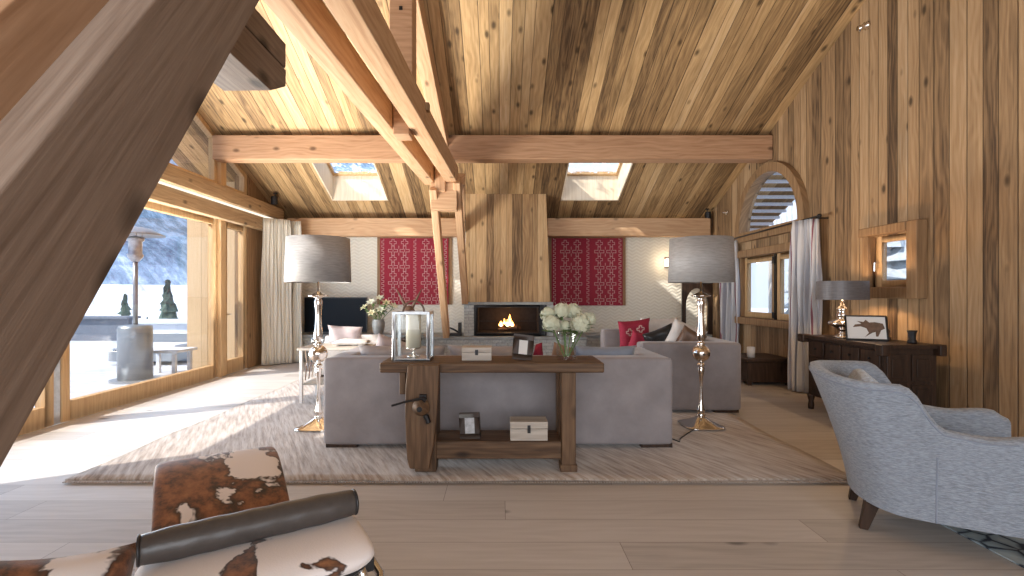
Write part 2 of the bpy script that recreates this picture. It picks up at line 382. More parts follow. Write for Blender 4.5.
M_pale = wood('pale_spruce_lining', 1, 2, 0, [(.62, .50, .36), (.74, .64, .50), (.80, .72, .60)], knots=.1, seed=31, blot=.03, bumps=.1)
M_framebr = plain('dark_brown_wood_frame', (.055, .04, .034), .5, var=.2, vs=30)
M_snow = plain('snow', (.72, .75, .80), .9, var=.03, vs=3, bump=.3)
M_green = plain('leaf_green', (.12, .21, .06), .6, var=.3, vs=30)
M_dkgreen = plain('conifer_green', (.06, .10, .075), .8, var=.5, vs=6)
M_petal = plain('white_green_petals', (.68, .70, .54), .8, var=.12, vs=60)
M_petal2 = plain('pale_yellow_petals', (.72, .66, .42), .8, var=.15, vs=60)
M_wax = plain('ivory_candle_wax', (.80, .74, .60), .5)
M_screen = plain('black_tv_screen', (.008, .010, .014), .35, spec=.08)
M_photo = plain('grey_white_photo_print', (.55, .57, .60), .4, var=.35, vs=25)
M_paperw = plain('white_mount', (.75, .74, .72), .6)
M_plastic = plain('black_plastic', (.02, .02, .02), .4)
M_vase = plain('grey_ceramic', (.25, .25, .24), .35, var=.2, vs=12)
M_zinc = plain('weathered_zinc', (.50, .52, .54), .35, .7, var=.2, vs=15)
M_horn = plain('brown_horn', (.14, .08, .05), .45, var=.35, vs=20, bump=.3)
M_cord = plain('white_plastic', (.8, .78, .75), .4)
def emis(name, c, s):
    t = NT(name); t.col((.02, .01, .0)); t.b.inputs['Emission Color'].default_value = (*c, 1); t.b.inputs['Emission Strength'].default_value = s; return t.m
M_flame = emis('flame', (1, .38, .08), 6); M_flamecore = emis('flame_core', (1, .72, .35), 9)
M_bulb = emis('warm_bulb', (1, .72, .42), 12); M_led = emis('led_strip', (1, .9, .75), .9)
# ------------------------------------------------------------------ the room shell
XL, XR, YB, YF, YR = -4.75, 4.5, -5.0, 10.9, 1.5
def rz_(y): return 7.6-.42*y if y >= YR else 7.6-.42*YR-.42*(YR-y)
st = lambda o: setp(o, kind='structure')
st(MB().box(XL, XR, YB, YF, -.12, 0).build('floor', M_floor))
# roof planes with two skylight openings
SK = [(-3.42, -2.28), (1.24, 2.42)]; SY0, SY1 = 8.72, 10.2
def slope(u, v, t): return (u, v, rz_(v)+t)
st(link('ceiling', holes_mesh('ceiling', rect(XL-1.15, XR+1.5, YR, YF+.5), [rect(a, b, SY0, SY1) for a, b in SK], slope, .14), M_ceil))
st(MB().prism([(YR, rz_(YR)), (YR, rz_(YR)+.14), (YB-.3, rz_(YB-.3)+.14), (YB-.3, rz_(YB-.3))], XL-1.15, XR+1.5, lambda u, v, t: (t, u, v)).build('ceiling', M_ceil))
def arc(cy, cz, r, n=28): return [(cy+r*math.cos(PI*i/n), cz+r*math.sin(PI*i/n)) for i in range(n+1)]
ACY, ACZ = 8.33, 2.50
outer = [(YB, 0), (YF, 0), (YF, rz_(YF)+.05), (YR, rz_(YR)+.05), (YB, rz_(YB)+.05)]
st(link('wall_right', holes_mesh('wall_right', outer, [arc(ACY, ACZ, .94), rect(7.2, 9.28, .98, 2.08), rect(5.36, 6.06, 1.44, 2.08)], lambda u, v, t: (XR+t, u, v), .13), M_wall))
st(link('wall_far', holes_mesh('wall_far', [(XL, 0), (XR, 0), (XR, rz_(YF)+.1), (XL, rz_(YF)+.1)], [], lambda u, v, t: (u, YF+t, v), .25), M_paper))
st(link('wall_back', holes_mesh('wall_back', [(XL, 0), (XR, 0), (XR, rz_(YB)+.05), (XL, rz_(YB)+.05)], [rect(-4.1, 4.1, .35, 3.75)], lambda u, v, t: (u, YB-t, v), .25), M_wallx))  # window opening is unseen, added to let fill light in
st(link('wall_left', holes_mesh('wall_left', [(YB, 0), (2.9, 0), (2.9, rz_(2.9)+.05), (YR, rz_(YR)+.05), (YB, rz_(YB)+.05)], [], lambda u, v, t: (XL-t, u, v), .25), M_wall))
st(link('wall_left', holes_mesh('wall_left', [(9.42, 0), (YF, 0), (YF, rz_(YF)+.05), (9.42, rz_(9.42)+.05)], [], lambda u, v, t: (XL-t, u, v), .25), M_framedk))
# left glass wall: window_1 large sliding pane, window_2 nearer pane, door_1
def pane_unit(name, y0, y1, z0, z1, x, st_w, bot, mat, kind='structure'):
    e = thing(name, None, None, (x, y0, 0), kind=kind)
    m = MB(); L = y1-y0
    m.box(-.05, .05, 0, st_w, z0, z1); m.box(-.05, .05, L-st_w, L, z0, z1)
    m.box(-.05, .05, st_w, L-st_w, z0, z0+bot); m.box(-.05, .05, st_w, L-st_w, z1-.1, z1)
    m.build('window_frame', mat, e, bevel=.006, segs=1)
    MB().box(-.008, .008, st_w, L-st_w, z0+bot, z1-.1).build('pane', M_glass, e); return e
pane_unit('window_1', 5.43, 8.42, 0, 2.66, XL-.06, .11, .215, M_frame)
w2 = pane_unit('window_2', 2.92, 5.34, 0, 2.66, XL-.06, .11, .215, M_frame)
d1 = pane_unit('door_1', 8.60, 9.40, 0, 2.66, XL-.06, .13, .24, M_frame)
MB().tube([(.05, .07, 1.05), (.11, .07, 1.05), (.11, .17, 1.05)], .009, 8).build('door_handle', M_nickel, d1)
st(MB().box(XL-.08, XL-.02, 5.345, 5.425, 0, 2.66).build('trim_1', M_zinc, bevel=.004))
pt = st(MB().box(XL-.14, XL+.05, 8.425, 8.595, 0, rz_(8.5)-.01).build('trim_2', M_frame, bevel=.008, segs=1))
# glazing above the header, under the sloping roof
def gable_pane(name, y0, y1, z0):
    e = thing(name, None, None, (XL-.06, 0, 0), kind='structure'); w = .09
    o_ = [(y0, z0), (y1, z0), (y1, rz_(y1)-.02), (y0, rz_(y0)-.02)]
    i_ = [(y0+w, z0+w), (y1-w, z0+w), (y1-w, rz_(y1-w)-.02-w), (y0+w, rz_(y0+w)-.02-w)]
    link('window_frame', holes_mesh('gf', o_, [i_], lambda u, v, t: (t-.05, u, v), .1), M_frame, e)
    link('pane', holes_mesh('gp', i_, [], lambda u, v, t: (t, u, v), .012), M_glass, e)
gable_pane('window_3', 2.92, 5.6, 3.2); gable_pane('window_4', 5.7, 8.42, 3.2); gable_pane('window_5', 8.60, 9.40, 3.2)
st(MB().box(XL-.12, XL-.01, 5.605, 5.695, 3.2, rz_(5.65)-.01).build('trim_3', M_frame))
st(MB().box(XL-.15, XL-.005, 2.9, 9.42, 2.66, 3.2).build('trim_4', M_frame))
h1 = beam('header_beam', (XL+.11, 2.6, 3.055), (XL+.11, 10.5, 3.055), .22, .25, M_beamold, bevel=.02)
setp(h1, 'thick old timber lintel with a notched edge above the glass wall', 'beam')
h2 = beam('header_beam', (XL+.07, 2.6, 2.775), (XL+.07, 10.3, 2.775), .14, .25, M_beamold, bevel=.015)
setp(h2, 'thinner old timber rail right under the lintel, touching the top of the glass', 'beam')
setp(MB().box(XL+.02, XL+.17, 2.7, 10.3, 2.905, 2.925).build('led_strip', M_led), 'thin glowing light strip running in the groove between lintel and rail', 'light strip')
# right wall joinery
e = thing('window_6', None, None, (XR, ACY, ACZ), kind='structure')
a1, a0 = arc(0, 0, 1.07), arc(0, 0, .935)
link('window_frame', holes_mesh('af', [(1.07, -.15), ]+a1[0:]+[(-1.07, -.15)], [arc(0, .01, .91)], lambda u, v, t: (-.09+t, u, v), .16), M_framedk, e)
link('pane', holes_mesh('ap', a0, [], lambda u, v, t: (.03+t, u, v), .012), M_glass, e)
e = thing('window_7', None, None, (XR, 7.2, 0), kind='structure')
m = MB(); m.box(-.10, .05, -.12, 2.22, 2.06, 2.19); m.box(-.12, .05, -.14, 2.24, .86, .98)
m.box(-.06, .12, -.02, .05, .98, 2.06); m.box(-.06, .12, 2.03, 2.09, .98, 2.06); m.build('surround', M_framedk, e, bevel=.008)
for a, b in ((.05, .96), (1.02, 2.03)):
    m = MB(); m.box(.02, .09, a, a+.09, .98, 2.06); m.box(.02, .09, b-.09, b, .98, 2.06); m.box(.02, .09, a+.09, b-.09, .98, 1.08); m.box(.02, .09, a+.09, b-.09, 1.96, 2.06)
    f = m.build('casement', M_frame, e, bevel=.005); MB().box(.05, .06, a+.09, b-.09, 1.08, 1.96).build('pane', M_glass, f)
MB().box(.0, .09, .96, 1.02, .98, 2.06).box(-.03, 0, .955, 1.025, 1.9, 2.02).box(-.03, 0, .955, 1.025, 1.0, 1.1).build('espagnolette', M_iron, e)
e = thing('window_8', None, None, (XR, 5.27, 1.35), kind='structure')
m = MB(); m.box(-.11, .02, 0, .14, 0, .84); m.box(-.08, .02, .74, .84, .0, .76); m.box(-.09, .02, .14, .74, 0, .13); m.box(-.12, .02, .14, .86, .74, .84)
m.build('surround', M_framedk, e, bevel=.01)
m = MB(); m.box(.03, .09, .14, .22, .12, .74); m.box(.03, .09, .66, .76, .12, .74); m.box(.03, .09, .22, .66, .12, .21); m.box(.03, .09, .22, .66, .66, .74)
m.build('casement', M_frame, e, bevel=.005)
MB().box(.055, .065, .22, .66, .21, .66).build('pane', M_glass, e)
MB().tube([(.03, .70, .42), (-.03, .70, .42), (-.03, .70, .32)], .008, 8).build('window_handle', M_nickel, e)
st(MB().box(XR-.02, XR, -4.9, 10.85, 0, .09).build('baseboard_right', M_framedk))
# skylights: raised kerb, frame and pane with patches of snow
def snowglass():
    t = NT('snow_specked_skylight_glass'); t.n.remove(t.b)
    tr = t.N('BsdfTransparent'); df = t.N('BsdfTranslucent'); df.inputs[0].default_value = (.9, .92, .95, 1); mx = t.N('MixShader')
    n = t.noise(t.obj(), 7, 5, .7); t.L(t.math('MULTIPLY', t.ramp(n, [(.5, (0, 0, 0)), (.58, (1, 1, 1))]), .6), mx.inputs[0])
    t.L(tr.outputs[0], mx.inputs[1]); t.L(df.outputs[0], mx.inputs[2]); t.L(mx.outputs[0], t.out.inputs[0]); return t.m
M_sglass = snowglass()
for i, (a, b) in enumerate(SK):
    e = thing('window_%d' % (9+i), None, None, (0, 0, 0), kind='structure'); H = .48
    def kerb(u, v, t): return (u, v, rz_(v)+t)
    m = MB(); w = .05; q = .022
    for (x0, x1, y0, y1) in ((a-w, a+q, SY0-w, SY1+w), (b-q, b+w, SY0-w, SY1+w), (a+q, b-q, SY0-w, SY0+q), (a+q, b-q, SY1-q, SY1+w)):
        m.prism(rect(x0, x1, y0, y1), .142, H, kerb)
    for (x0, x1, y0, y1) in ((a, a+q, SY0, SY1), (b-q, b, SY0, SY1), (a+q, b-q, SY0, SY0+q), (a+q, b-q, SY1-q, SY1)):
        m.prism(rect(x0, x1, y0, y1), -.012, .142, kerb)
    m.build('reveal', M_pale, e)
    link('window_frame', holes_mesh('sf', rect(a-w, b+w, SY0-w, SY1+w), [rect(a+.07, b-.07, SY0+.07, SY1-.07)], lambda u, v, t: (u, v, rz_(v)+H+t), .06), M_frame, e)
    link('pane', holes_mesh('sp', rect(a+.07, b-.07, SY0+.07, SY1-.07), [], lambda u, v, t: (u, v, rz_(v)+H+.02+t), .012), M_sglass, e)
# ------------------------------------------------------------------ timber roof frame
b = beam('purlin', (XL+.01, 8.36, 3.82), (XR-.005, 8.36, 3.82), .26, .40, M_beamred); 
setp(b, 'long reddish timber crossing the whole room below the skylights', 'beam')
def plate(x0, x1): return MB().box(0, x1-x0, -.11, .11, -.19, .19)
p = plate(-4.45, -.88).build('wall_plate', M_beam, bevel=.012, loc=(-4.45, 10.55, 2.80), segs=1)
setp(p, 'pale timber along the far wall above the left red tapestry', 'beam')
p = plate(.99, 4.40).build('wall_plate', M_beam, bevel=.012, loc=(.99, 10.55, 2.80), segs=1)
setp(p, 'pale timber along the far wall above the right red tapestry', 'beam')
def cx(y): return -.96+.042*(y-8)
T = thing('roof_truss', 'big timber roof truss of paired beams, king post and slanting struts crossing the room lengthways', 'truss')
for s_ in (-.185, .185):
    beam('tie_beam', (cx(-.4)+s_, -.4, 3.32), (cx(8.15)+s_, 8.15, 3.32), .19, .28, M_beam, T, bevel=.012)
kp = MB().box(-.125, .125, -.13, .13, 3.47, 6.0).box(-.088, .088, -.12, .12, 3.12, 3.47).build('king_post', M_beamred, T, bevel=.01, segs=1, loc=(cx(5.5), 5.5, 0))
MB().box(-.16, -.10, -.04, .04, 3.22, 3.30).build('peg', M_framedk, T, loc=(cx(5.5)+.41, 5.36, .14))
MB().box(-.018, .018, -.006, .0, 3.9, 3.94).build('mortise_hole', M_iron, kp, loc=(.0, -.1305, .55))
beam('principal_rafter', (cx(8.3), 8.3, rz_(8.3)-.19), (cx(1.6)-.0, 1.6, rz_(1.6)-.15), .2, .26, M_beam, T)
beam('rafter_block', (cx(8.2), 8.03, 3.02), (cx(8.2), 8.03, 3.46), .17, .22, M_beam, T)
ft = MB().box(-.21, .21, -.10, .12, 2.74, 3.18).build('heel_block', M_beam, T, loc=(cx(8.1)+.06, 8.06, 0), bevel=.012)
beam('strut', (cx(8.1)-.10, 7.95, 3.10), (-1.05, 9.80, .60), .12, .22, M_beam, T)
beam('strut', (cx(8.1)+.27, 7.95, 3.22), (-.68, 9.80, 1.27), .12, .22, M_beam, T)
beam('corner_brace', (cx(8.4)+.30, 8.25, 3.3), (-.79, 10.3, 2.62), .14, .22, M_beam, T)
# near half of the truss, passing right beside the viewpoint
def strut_near(x, th, dep, mat, y0=-.1, y1=2.05):
    # centre line of the +x face measured from the photograph, plane x = const
    d = Vector((0, .566, .824)); mid = Vector((0, 1.179, 1.965))
    k0 = (y0-mid.y)/d.y; k1 = (y1-mid.y)/d.y
    p0 = mid+d*k0; p1 = mid+d*k1
    return beam('strut', (x-th/2, p0.y, p0.z), (x-th/2, p1.y, p1.z), th, dep, mat, T, bevel=.008)
strut_near(-.75, .10, .244, M_beambrown, .02, 1.98)
strut_near(-1.0, .17, .30, M_beamred, .02, 1.98)
s3 = beam('tie_stub', (-1.27, .9, 2.645+.05), (-1.27+.03, 2.62, 2.645), .24, .13, M_beambrown, T, bevel=.005)
s4 = beam('tie_stub', (-1.27, .9, 2.485+.05), (-1.27+.03, 2.62, 2.485), .24, .18, M_beambrown, T, bevel=.005, end=.16)
# ------------------------------------------------------------------ chimney, hearth, fire
F = thing('fireplace', 'wide built-in fireplace with stone surround and tall board-clad chimney breast on the far wall', 'fireplace', (0, 0, 0))
def breast():
    m = MB(); zt = 3.9
    vs = [(-.69, 10.0, 1.24), (1.0, 10.0, 1.24), (1.0, 10.9, 1.24), (-.69, 10.9, 1.24), (-.69, 10.0, rz_(10.0)+.03), (.92, 10.0, rz_(10.0)+.03), (.92, 10.9, rz_(10.9)+.03), (-.69, 10.9, rz_(10.9)+.03)]
    return m.add(vs, [(0, 3, 2, 1), (4, 5, 6, 7), (0, 1, 5, 4), (1, 2, 6, 5), (2, 3, 7, 6), (3, 0, 4, 7)])
breast().build('chimney_breast', M_wallx, F)
MB().box(-.76, 1.06, 9.93, 10.88, 1.185, 1.24).build('mantel_slab', M_slab, F, bevel=.01)
m = MB(); m.box(-.72, -.52, 9.98, 10.88, .56, 1.185); m.box(.93, 1.06, 9.98, 10.88, .56, 1.185); m.box(-.52, .93, 10.7, 10.88, .56, 1.185)
m.build('stone_surround', M_stone, F)
m = MB(); m.box(-.52, -.47, 9.95, 10.02, .575, 1.18); m.box(.80, .93, 9.95, 10.02, .575, 1.18); m.box(-.47, .80, 9.95, 10.02, 1.13, 1.18); m.box(-.47, .80, 9.95, 10.02, .575, .625)
m.build('steel_frame', M_iron, F, bevel=.004)
m = MB(); m.box(-.47, .80, 10.55, 10.58, .6, 1.15); m.box(-.47, -.44, 10.0, 10.55, .6, 1.15); m.box(.77, .80, 10.0, 10.55, .6, 1.15); m.box(-.47, .8, 10.0, 10.55, .60, .63)
m.build('firebox', plain('sooty_brick', (.022, .017, .016), .9, var=.4, vs=14), F)
MB().tube([(-.47, 9.985, .86), (.80, 9.985, .86)], .006, 6).build('guard_rail', M_iron, F)
LG = [((-.05, 10.2, .67), (.42, 10.32, .69)), ((.0, 10.33, .68), (.36, 10.15, .72)), ((.06, 10.22, .76), (.34, 10.3, .74))]
for i, (p, q) in enumerate(LG):
    setp(MB().tube([p, q], .035, 9).build('log', plain('charred_log_%d' % i, (.07, .035, .02), .9, var=.5, vs=25)),
         ['charred log lying at the front of the fire', 'charred log lying behind across the fire', 'charred log on top of the other two in the fire'][i], 'log', 'logs in the fireplace')
fl = MB(); fc = MB()
for (x, y, h, w) in ((.02, 10.24, .12, .05), (.09, 10.26, .16, .045), (.15, 10.22, .15, .045), (.20, 10.28, .25, .05), (.25, 10.25, .12, .04)):
    def pf(sc): return [(0.001, 0), (w*sc, h*.15*sc), (w*.9*sc, h*.35*sc), (w*.5*sc, h*.65*sc), (w*.18*sc, h*.88*sc), (.001, h*sc)]
    fl.lathe(pf(1), 8, (x, y, .74)); fc.lathe(pf(.6), 8, (x, y-.03, .74))
fire = fl.build('fire', M_flame, smooth=True); setp(fire, 'orange flames burning on the logs in the fireplace', 'fire'); fc.build('flame_core', M_flamecore, fire, smooth=True)
l = bpy.data.lights.new('fire_light', 'POINT'); l.energy = 3.5; l.color = (1, .5, .2); l.shadow_soft_size = .1
o = bpy.data.objects.new('fire_light', l); C.objects.link(o); o.location = (.15, 10.15, .95)
m = MB(); m.box(-4.3, 4.35, 10.32, 10.89, 0, .52); m.box(-1.5, 1.7, 9.86, 10.32, 0, .50)
hb = m.build('hearth_bench', M_stone); setp(hb, 'long low stone ledge running along the foot of the far wall', 'hearth bench')
MB().box(-4.32, 4.37, 10.28, 10.89, .52, .56).box(-1.52, 1.72, 9.82, 10.28, .50, .56).build('ledge_slab', M_slab, hb, bevel=.006)
# ------------------------------------------------------------------ tapestries
def tapestry(x0, x1, z0, z1, lab):
    e = thing('tapestry', lab, 'tapestry', (x0, YF, z0), group=None); w, h = x1-x0, z1-z0
    MB().box(-.07, w+.07, -.035, -.005, -.0, h+.01).build('wooden_backing', M_framedk, e)
    m = MB(); m.box(0, w, -.06, -.036, 0, h)
    def line(pts, t=.011, closed=True):
        n = len(pts)
        for i in range(n if closed else n-1):
            a, b = Vector(pts[i]), Vector(pts[(i+1) % n]); d = (b-a)
            if d.length < 1e-6: continue
            d.normalize(); q = Vector((-d.y, d.x))*t/2; a = a-d*t/2; b = b+d*t/2
            m.prism([tuple(a-q), tuple(b-q), tuple(b+q), tuple(a+q)], -.066, -.0595, lambda u, v, t_: (u, t_, v), 1)
    def cross(cx_, cz_, r, k):
        a = r*k; P = [(a, a), (a, r), (-a, r), (-a, a), (-r, a), (-r, -a), (-a, -a), (-a, -r), (a, -r), (a, -a), (r, -a), (r, a)]
        P = [(cx_+u, cz_+v) for u, v in P]
        if all(.01 < u < w-.01 and .01 < v < h-.01 for u, v in P): line(P)
    def zig(xc, amp=.022, st_=.045):
        pts = []; z = .03; s_ = 1
        while z < h-.03: pts.append((xc+s_*amp, z)); pts.append((xc+s_*amp, z+st_)); z += st_; s_ *= -1
        line(pts, .010, False)
    zig(.06); zig(w*.51); zig(w-.06)
    zz = .12; k = 0
    while zz < h-.08:
        for xc in (w*.19, w*.36, w*.67, w*.84):
            if k % 2 == 0: cross(xc, zz, .10, .28)
            else: cross(xc, zz, .07, .36)
            if k % 2 == 0: line([(xc, zz-.03), (xc, zz+.03)], .01, False)
        if k % 2 == 0:
            for xc in (w*.275, w*.755): line([(xc, zz+.05), (xc, zz+.10)], .012, False); line([(xc, zz-.05), (xc, zz-.10)], .012, False)
        zz += .175; k += 1
    m.build('red_cloth', [M_red, M_thread], e)
    MB().tube([(-.06, -.07, h+.0), (w+.06, -.07, h+.0)], .012, 8).build('hanging_rod', M_framedk, e)
tapestry(-2.60, -1.12, 1.17, 2.62, 'dark red tapestry with pale cross outlines left of the chimney breast')
tapestry(1.12, 2.66, 1.15, 2.62, 'dark red tapestry with pale cross outlines right of the chimney breast')
# ------------------------------------------------------------------ outside
st(MB().box(-17, XL-.26, -8, 17, -.16, -.06).build('terrace_floor', M_deck))
st(link('wall_outside', holes_mesh('wo', rect(-6.02, XL-.3, -.06, 3.9), [], lambda u, v, t: (u, 9.62+t, v), .28), M_outwall))
setp(MB().box(-18, -11.6, 15.6, 16.0, -.06, .62).box(-18, -11.55, 15.5, 16.1, .62, .70, 0).build('parapet', plain('dark_slate_cladding', (.16, .18, .22), .6), bevel=.01), 'dark grey low wall at the far left end of the snowy terrace', 'parapet')
setp(MB().box(-11.5, -6.2, 15.7, 16.0, -.06, .45).box(-11.5, -6.2, 15.6, 16.1, .45, .60).build('parapet', M_snow, bevel=.03), 'snow-covered low wall at the far end of the terrace behind the heater', 'parapet')
H = thing('patio_heater', 'grey gas patio heater with cylinder base standing on the terrace', 'patio heater', (-6.14, 8.42, -.06))
MB().lathe([(0, 0), (.36, 0), (.36, .035), (.0, .04)], 32).build('base_plate', M_heater, H, smooth=False)
MB().lathe([(.25, .04), (.25, .88), (.23, .93), (.05, .95), (.0, .95)], 40).build('tank_housing', M_heater, H, smooth=True)
MB().tube([(0, 0, .94), (0, 0, 2.05)], .038, 16).build('pole', M_heater, H, smooth=True)
MB().lathe([(.05, 2.0), (.11, 2.08), (.12, 2.12), (.10, 2.14), (.10, 2.34), (.13, 2.36), (.13, 2.42), (0, 2.44)], 24).build('burner', M_zinc, H, smooth=True)
MB().lathe([(.0, 2.60), (.2, 2.57), (.42, 2.46), (.43, 2.445), (.2, 2.55), (0, 2.58)], 32).build('reflector', M_heater, H, smooth=True)
for k in range(3): MB().tube([(.11*math.cos(k*2.1), .11*math.sin(k*2.1), 2.42), (.15*math.cos(k*2.1), .15*math.sin(k*2.1), 2.565)], .008, 6).build('bracket', M_heater, H)
t = thing('terrace_table', 'white square low table on the snowy terrace beside the patio heater', 'table', (-6.05, 9.05, -.06))
MB().box(-.36, .4, -.3, .3, .42, .47).build('table_top', M_snow, t, bevel=.01)
for a in (-.28, .3):
    for b_ in (-.22, .22): MB().box(a-.03, a+.03, b_-.03, b_+.03, 0, .42).build('leg', M_snow, t)
t = thing('outdoor_sofa', 'low cushioned outdoor seat behind the heater, dusted with snow', 'outdoor seat', (-7.3, 10.6, -.06))
MB().box(-.7, .7, -.4, .4, .08, .30).box(-.7, .7, .3, .42, .3, .62).build('seat_frame', M_heater, t, bevel=.02)
MB().box(-.66, .66, -.38, .28, .30, .42).build('seat_cushion', M_snow, t, bevel=.05)
# terrain
def terrain():
    def f(u, v):
        a = math.radians(8+u*104); r = 24*(60**v)    # angle from +Y towards -X
        x, y = -math.sin(a)*r, math.cos(a)*r
        z = -2.2-.02*min(r, 90)
        if r > 95: z += (r-95)*.50*(1-.35*math.sin(a*5)*.3)
        z += noise.noise(Vector((x*.012, y*.012, 0)))*min(r*.09, 60)*(1 if r > 70 else .1)
        return (x, y, min(z, 420))
    return MB().grid(90, 60, f)
def hillmat():
    t = NT('snowy_forest_hillside'); o = t.obj(); z = t.sep(o)[2]
    s3_ = t.sep(o); tv = t.xyz(t.math('ADD', t.math('MULTIPLY', s3_[0], .21), t.math('MULTIPLY', s3_[1], .24)), t.math('MULTIPLY', s3_[2], .17), 0)
    mp = t.N('Mapping'); t.L(tv, mp.inputs[0])
    n = t.noise(mp.outputs[0], 1.0, 6, .75); n2 = t.noise(o, .018, 4, .6)
    f = t.math('ADD', t.math('MULTIPLY', n, .6), t.math('MULTIPLY', n2, .5))
    forest = t.ramp(f, [(.40, (.62, .70, .82)), (.50, (.25, .34, .45)), (.62, (.08, .13, .18))])
    k = t.math('GREATER_THAN', z, 3.0); near = t.ramp(t.noise(mp.outputs[0], 1.6, 6, .7), [(.5, (.86, .89, .94)), (.62, (.45, .46, .46))])
    t.col(t.mix(k, near, forest)); t.rough(1); t.b.inputs['Specular IOR Level'].default_value = 0; return t.m
st(terrain().build('hillside', hillmat(), smooth=True))
def conifer(x, y, z, h, lab, grp='conifers beyond the terrace', mt=None):
    e = thing('conifer', lab, 'tree', (x, y, z), group=grp); m = MB()
    for k in range(9):
        z0 = h*(.12+.095*k); r = h*.26*(1-k/9.5)
        m.lathe([(r, z0-.04*h), (r*.55, z0+.05*h), (.01, z0+.16*h)], 11)
    for v in m.v:
        v.x += random.uniform(-.03, .03)*h; v.y += random.uniform(-.03, .03)*h; v.z += random.uniform(-.02, .02)*h
    m.build('foliage', mt or M_dkgreen, e); MB().tube([(0, 0, 0), (0, 0, h*.3)], h*.03, 8).build('trunk', M_horn, e)
conifer(-19.6, 29.5, -2.6, 4.6, 'dark green conifer standing close behind the terrace wall, right of the heater pole')
conifer(-30, 40, -3, 4.2, 'small snowy conifer left of the heater pole beyond the terrace')
conifer(-25.4, 36, -3, 2.6, 'very small conifer between the two bigger ones beyond the terrace')
# outside on the right: snow bank, eaves battens and white balcony
st(MB().box(XR+.36, 60, -10, 60, -.5, -.3).build('snow_field', M_snow))
bal = thing('balcony_railing', 'white picket balcony railing seen through the arched window', 'railing', (6.6, 9, 2.6))
m = MB()
for k in range(30): m.box(-.02, .02, k*.21, k*.21+.12, .0, .85+.05*(k % 2))
m.box(.02, .06, 0, 6.3, .2, .3); m.box(.02, .06, 0, 6.3, .6, .7); m.build('pickets', M_snow, bal)
m = MB()
for k in (0, 3.1, 6.2): m.box(-.05, .05, k, k+.1, -2.88, .0)
m.box(-.08, .6, -.05, 6.35, -.12, -.0); m.build('support', M_white, bal)
m = MB()
for k in range(22):
    y = 6.6+k*.24; m.box(XR+.36, XR+1.48, y, y+.07, rz_(y+.07)-.075, rz_(y+.07)-.02)
setp(m.build('eaves_batten', M_snow), 'pale battens under the eaves seen through the arched window', 'battens')
for k, (x, y, h) in enumerate(((13, 17, 6), (9.5, 15, 5), (17, 22, 8))):
    conifer(x, y, -.3, h, 'conifer outside the right window, '+['middle one of three in depth', 'nearest one to the wall', 'farthest one from the wall'][k], 'frosted conifers outside the right window', M_bare)
# ------------------------------------------------------------------ rugs and sofas
RT = .022
r = MB().grid(60, 40, lambda u, v: (-3.22+5.86*u+.012*math.sin(v*17), 3.70+4.3*v+.01*math.sin(u*23), RT+.0015*math.sin(u*90+v*30))).build('rug', M_rug, smooth=True, solid=.016)
setp(r, 'large beige and grey silky rug under the sofas', 'rug')
def fringe():
    m = MB()
    for k in range(290):
        x = -3.21+k*.0202; m.box(x, x+.011, -.035, 0, 0, .006)
    return m
fringe().build('fringe', M_rug, r, loc=(0, 3.70, .014))
def rbox(m, x0, x1, y0, y1, z0, z1): return m.box(x0, x1, y0, y1, z0, z1)
def softbox(name, x0, x1, y0, y1, z0, z1, mat, parent, r=.05, puff=0, sub=0):
    m = MB(); nx, ny, nz = [max(2, int(round((b-a)/.09))+1) for a, b in ((x0, x1), (y0, y1), (z0, z1))]
    b = bmesh.new(); me = bpy.data.meshes.new(name)
    m.box(-.5, .5, -.5, .5, -.5, .5); mm = m.me(name); b.from_mesh(mm)
    bmesh.ops.subdivide_edges(b, edges=b.edges, cuts=6, use_grid_fill=True)
    cx_, cy_, cz_ = (x0+x1)/2, (y0+y1)/2, (z0+z1)/2; h = Vector(((x1-x0)/2, (y1-y0)/2, (z1-z0)/2))
    for v in b.verts:
        q = v.co*2
        for i in range(3):
            e_ = max(.3, 1-1.0*r/h[i]); aq = abs(q[i]); nq = 1.0 if aq > .9 else (e_ if aq > .6 else (e_*.72 if aq > .3 else e_*.25)); q[i] = math.copysign(nq, q[i])
        p = Vector((0, 0, 0))
        for i in range(3):
            p[i] = math.copysign(abs(q[i]), q[i])*h[i]
            a = abs(q[i]); 
            if a > .6: pass
        # inset then round
        inner = Vector([max(-(h[i]-r), min(h[i]-r, p[i])) for i in range(3)])
        d = p-inner
        if d.length > 1e-6 and sum(1 for i in range(3) if abs(d[i]) > 1e-6) > 1: p = inner+d.normalized()*r if d.length > r else p
        if puff:
            for i in range(3):
                o_ = [j for j in range(3) if j != i]
                if abs(q[i]) > .99:
                    p[i] += math.copysign(puff*(1-q[o_[0]]**2)*(1-q[o_[1]]**2), q[i])
        v.co = p+Vector((cx_, cy_, cz_))
    b.to_mesh(mm); b.free()
    return link(name, mm, mat, parent, smooth=True, subsurf=1)
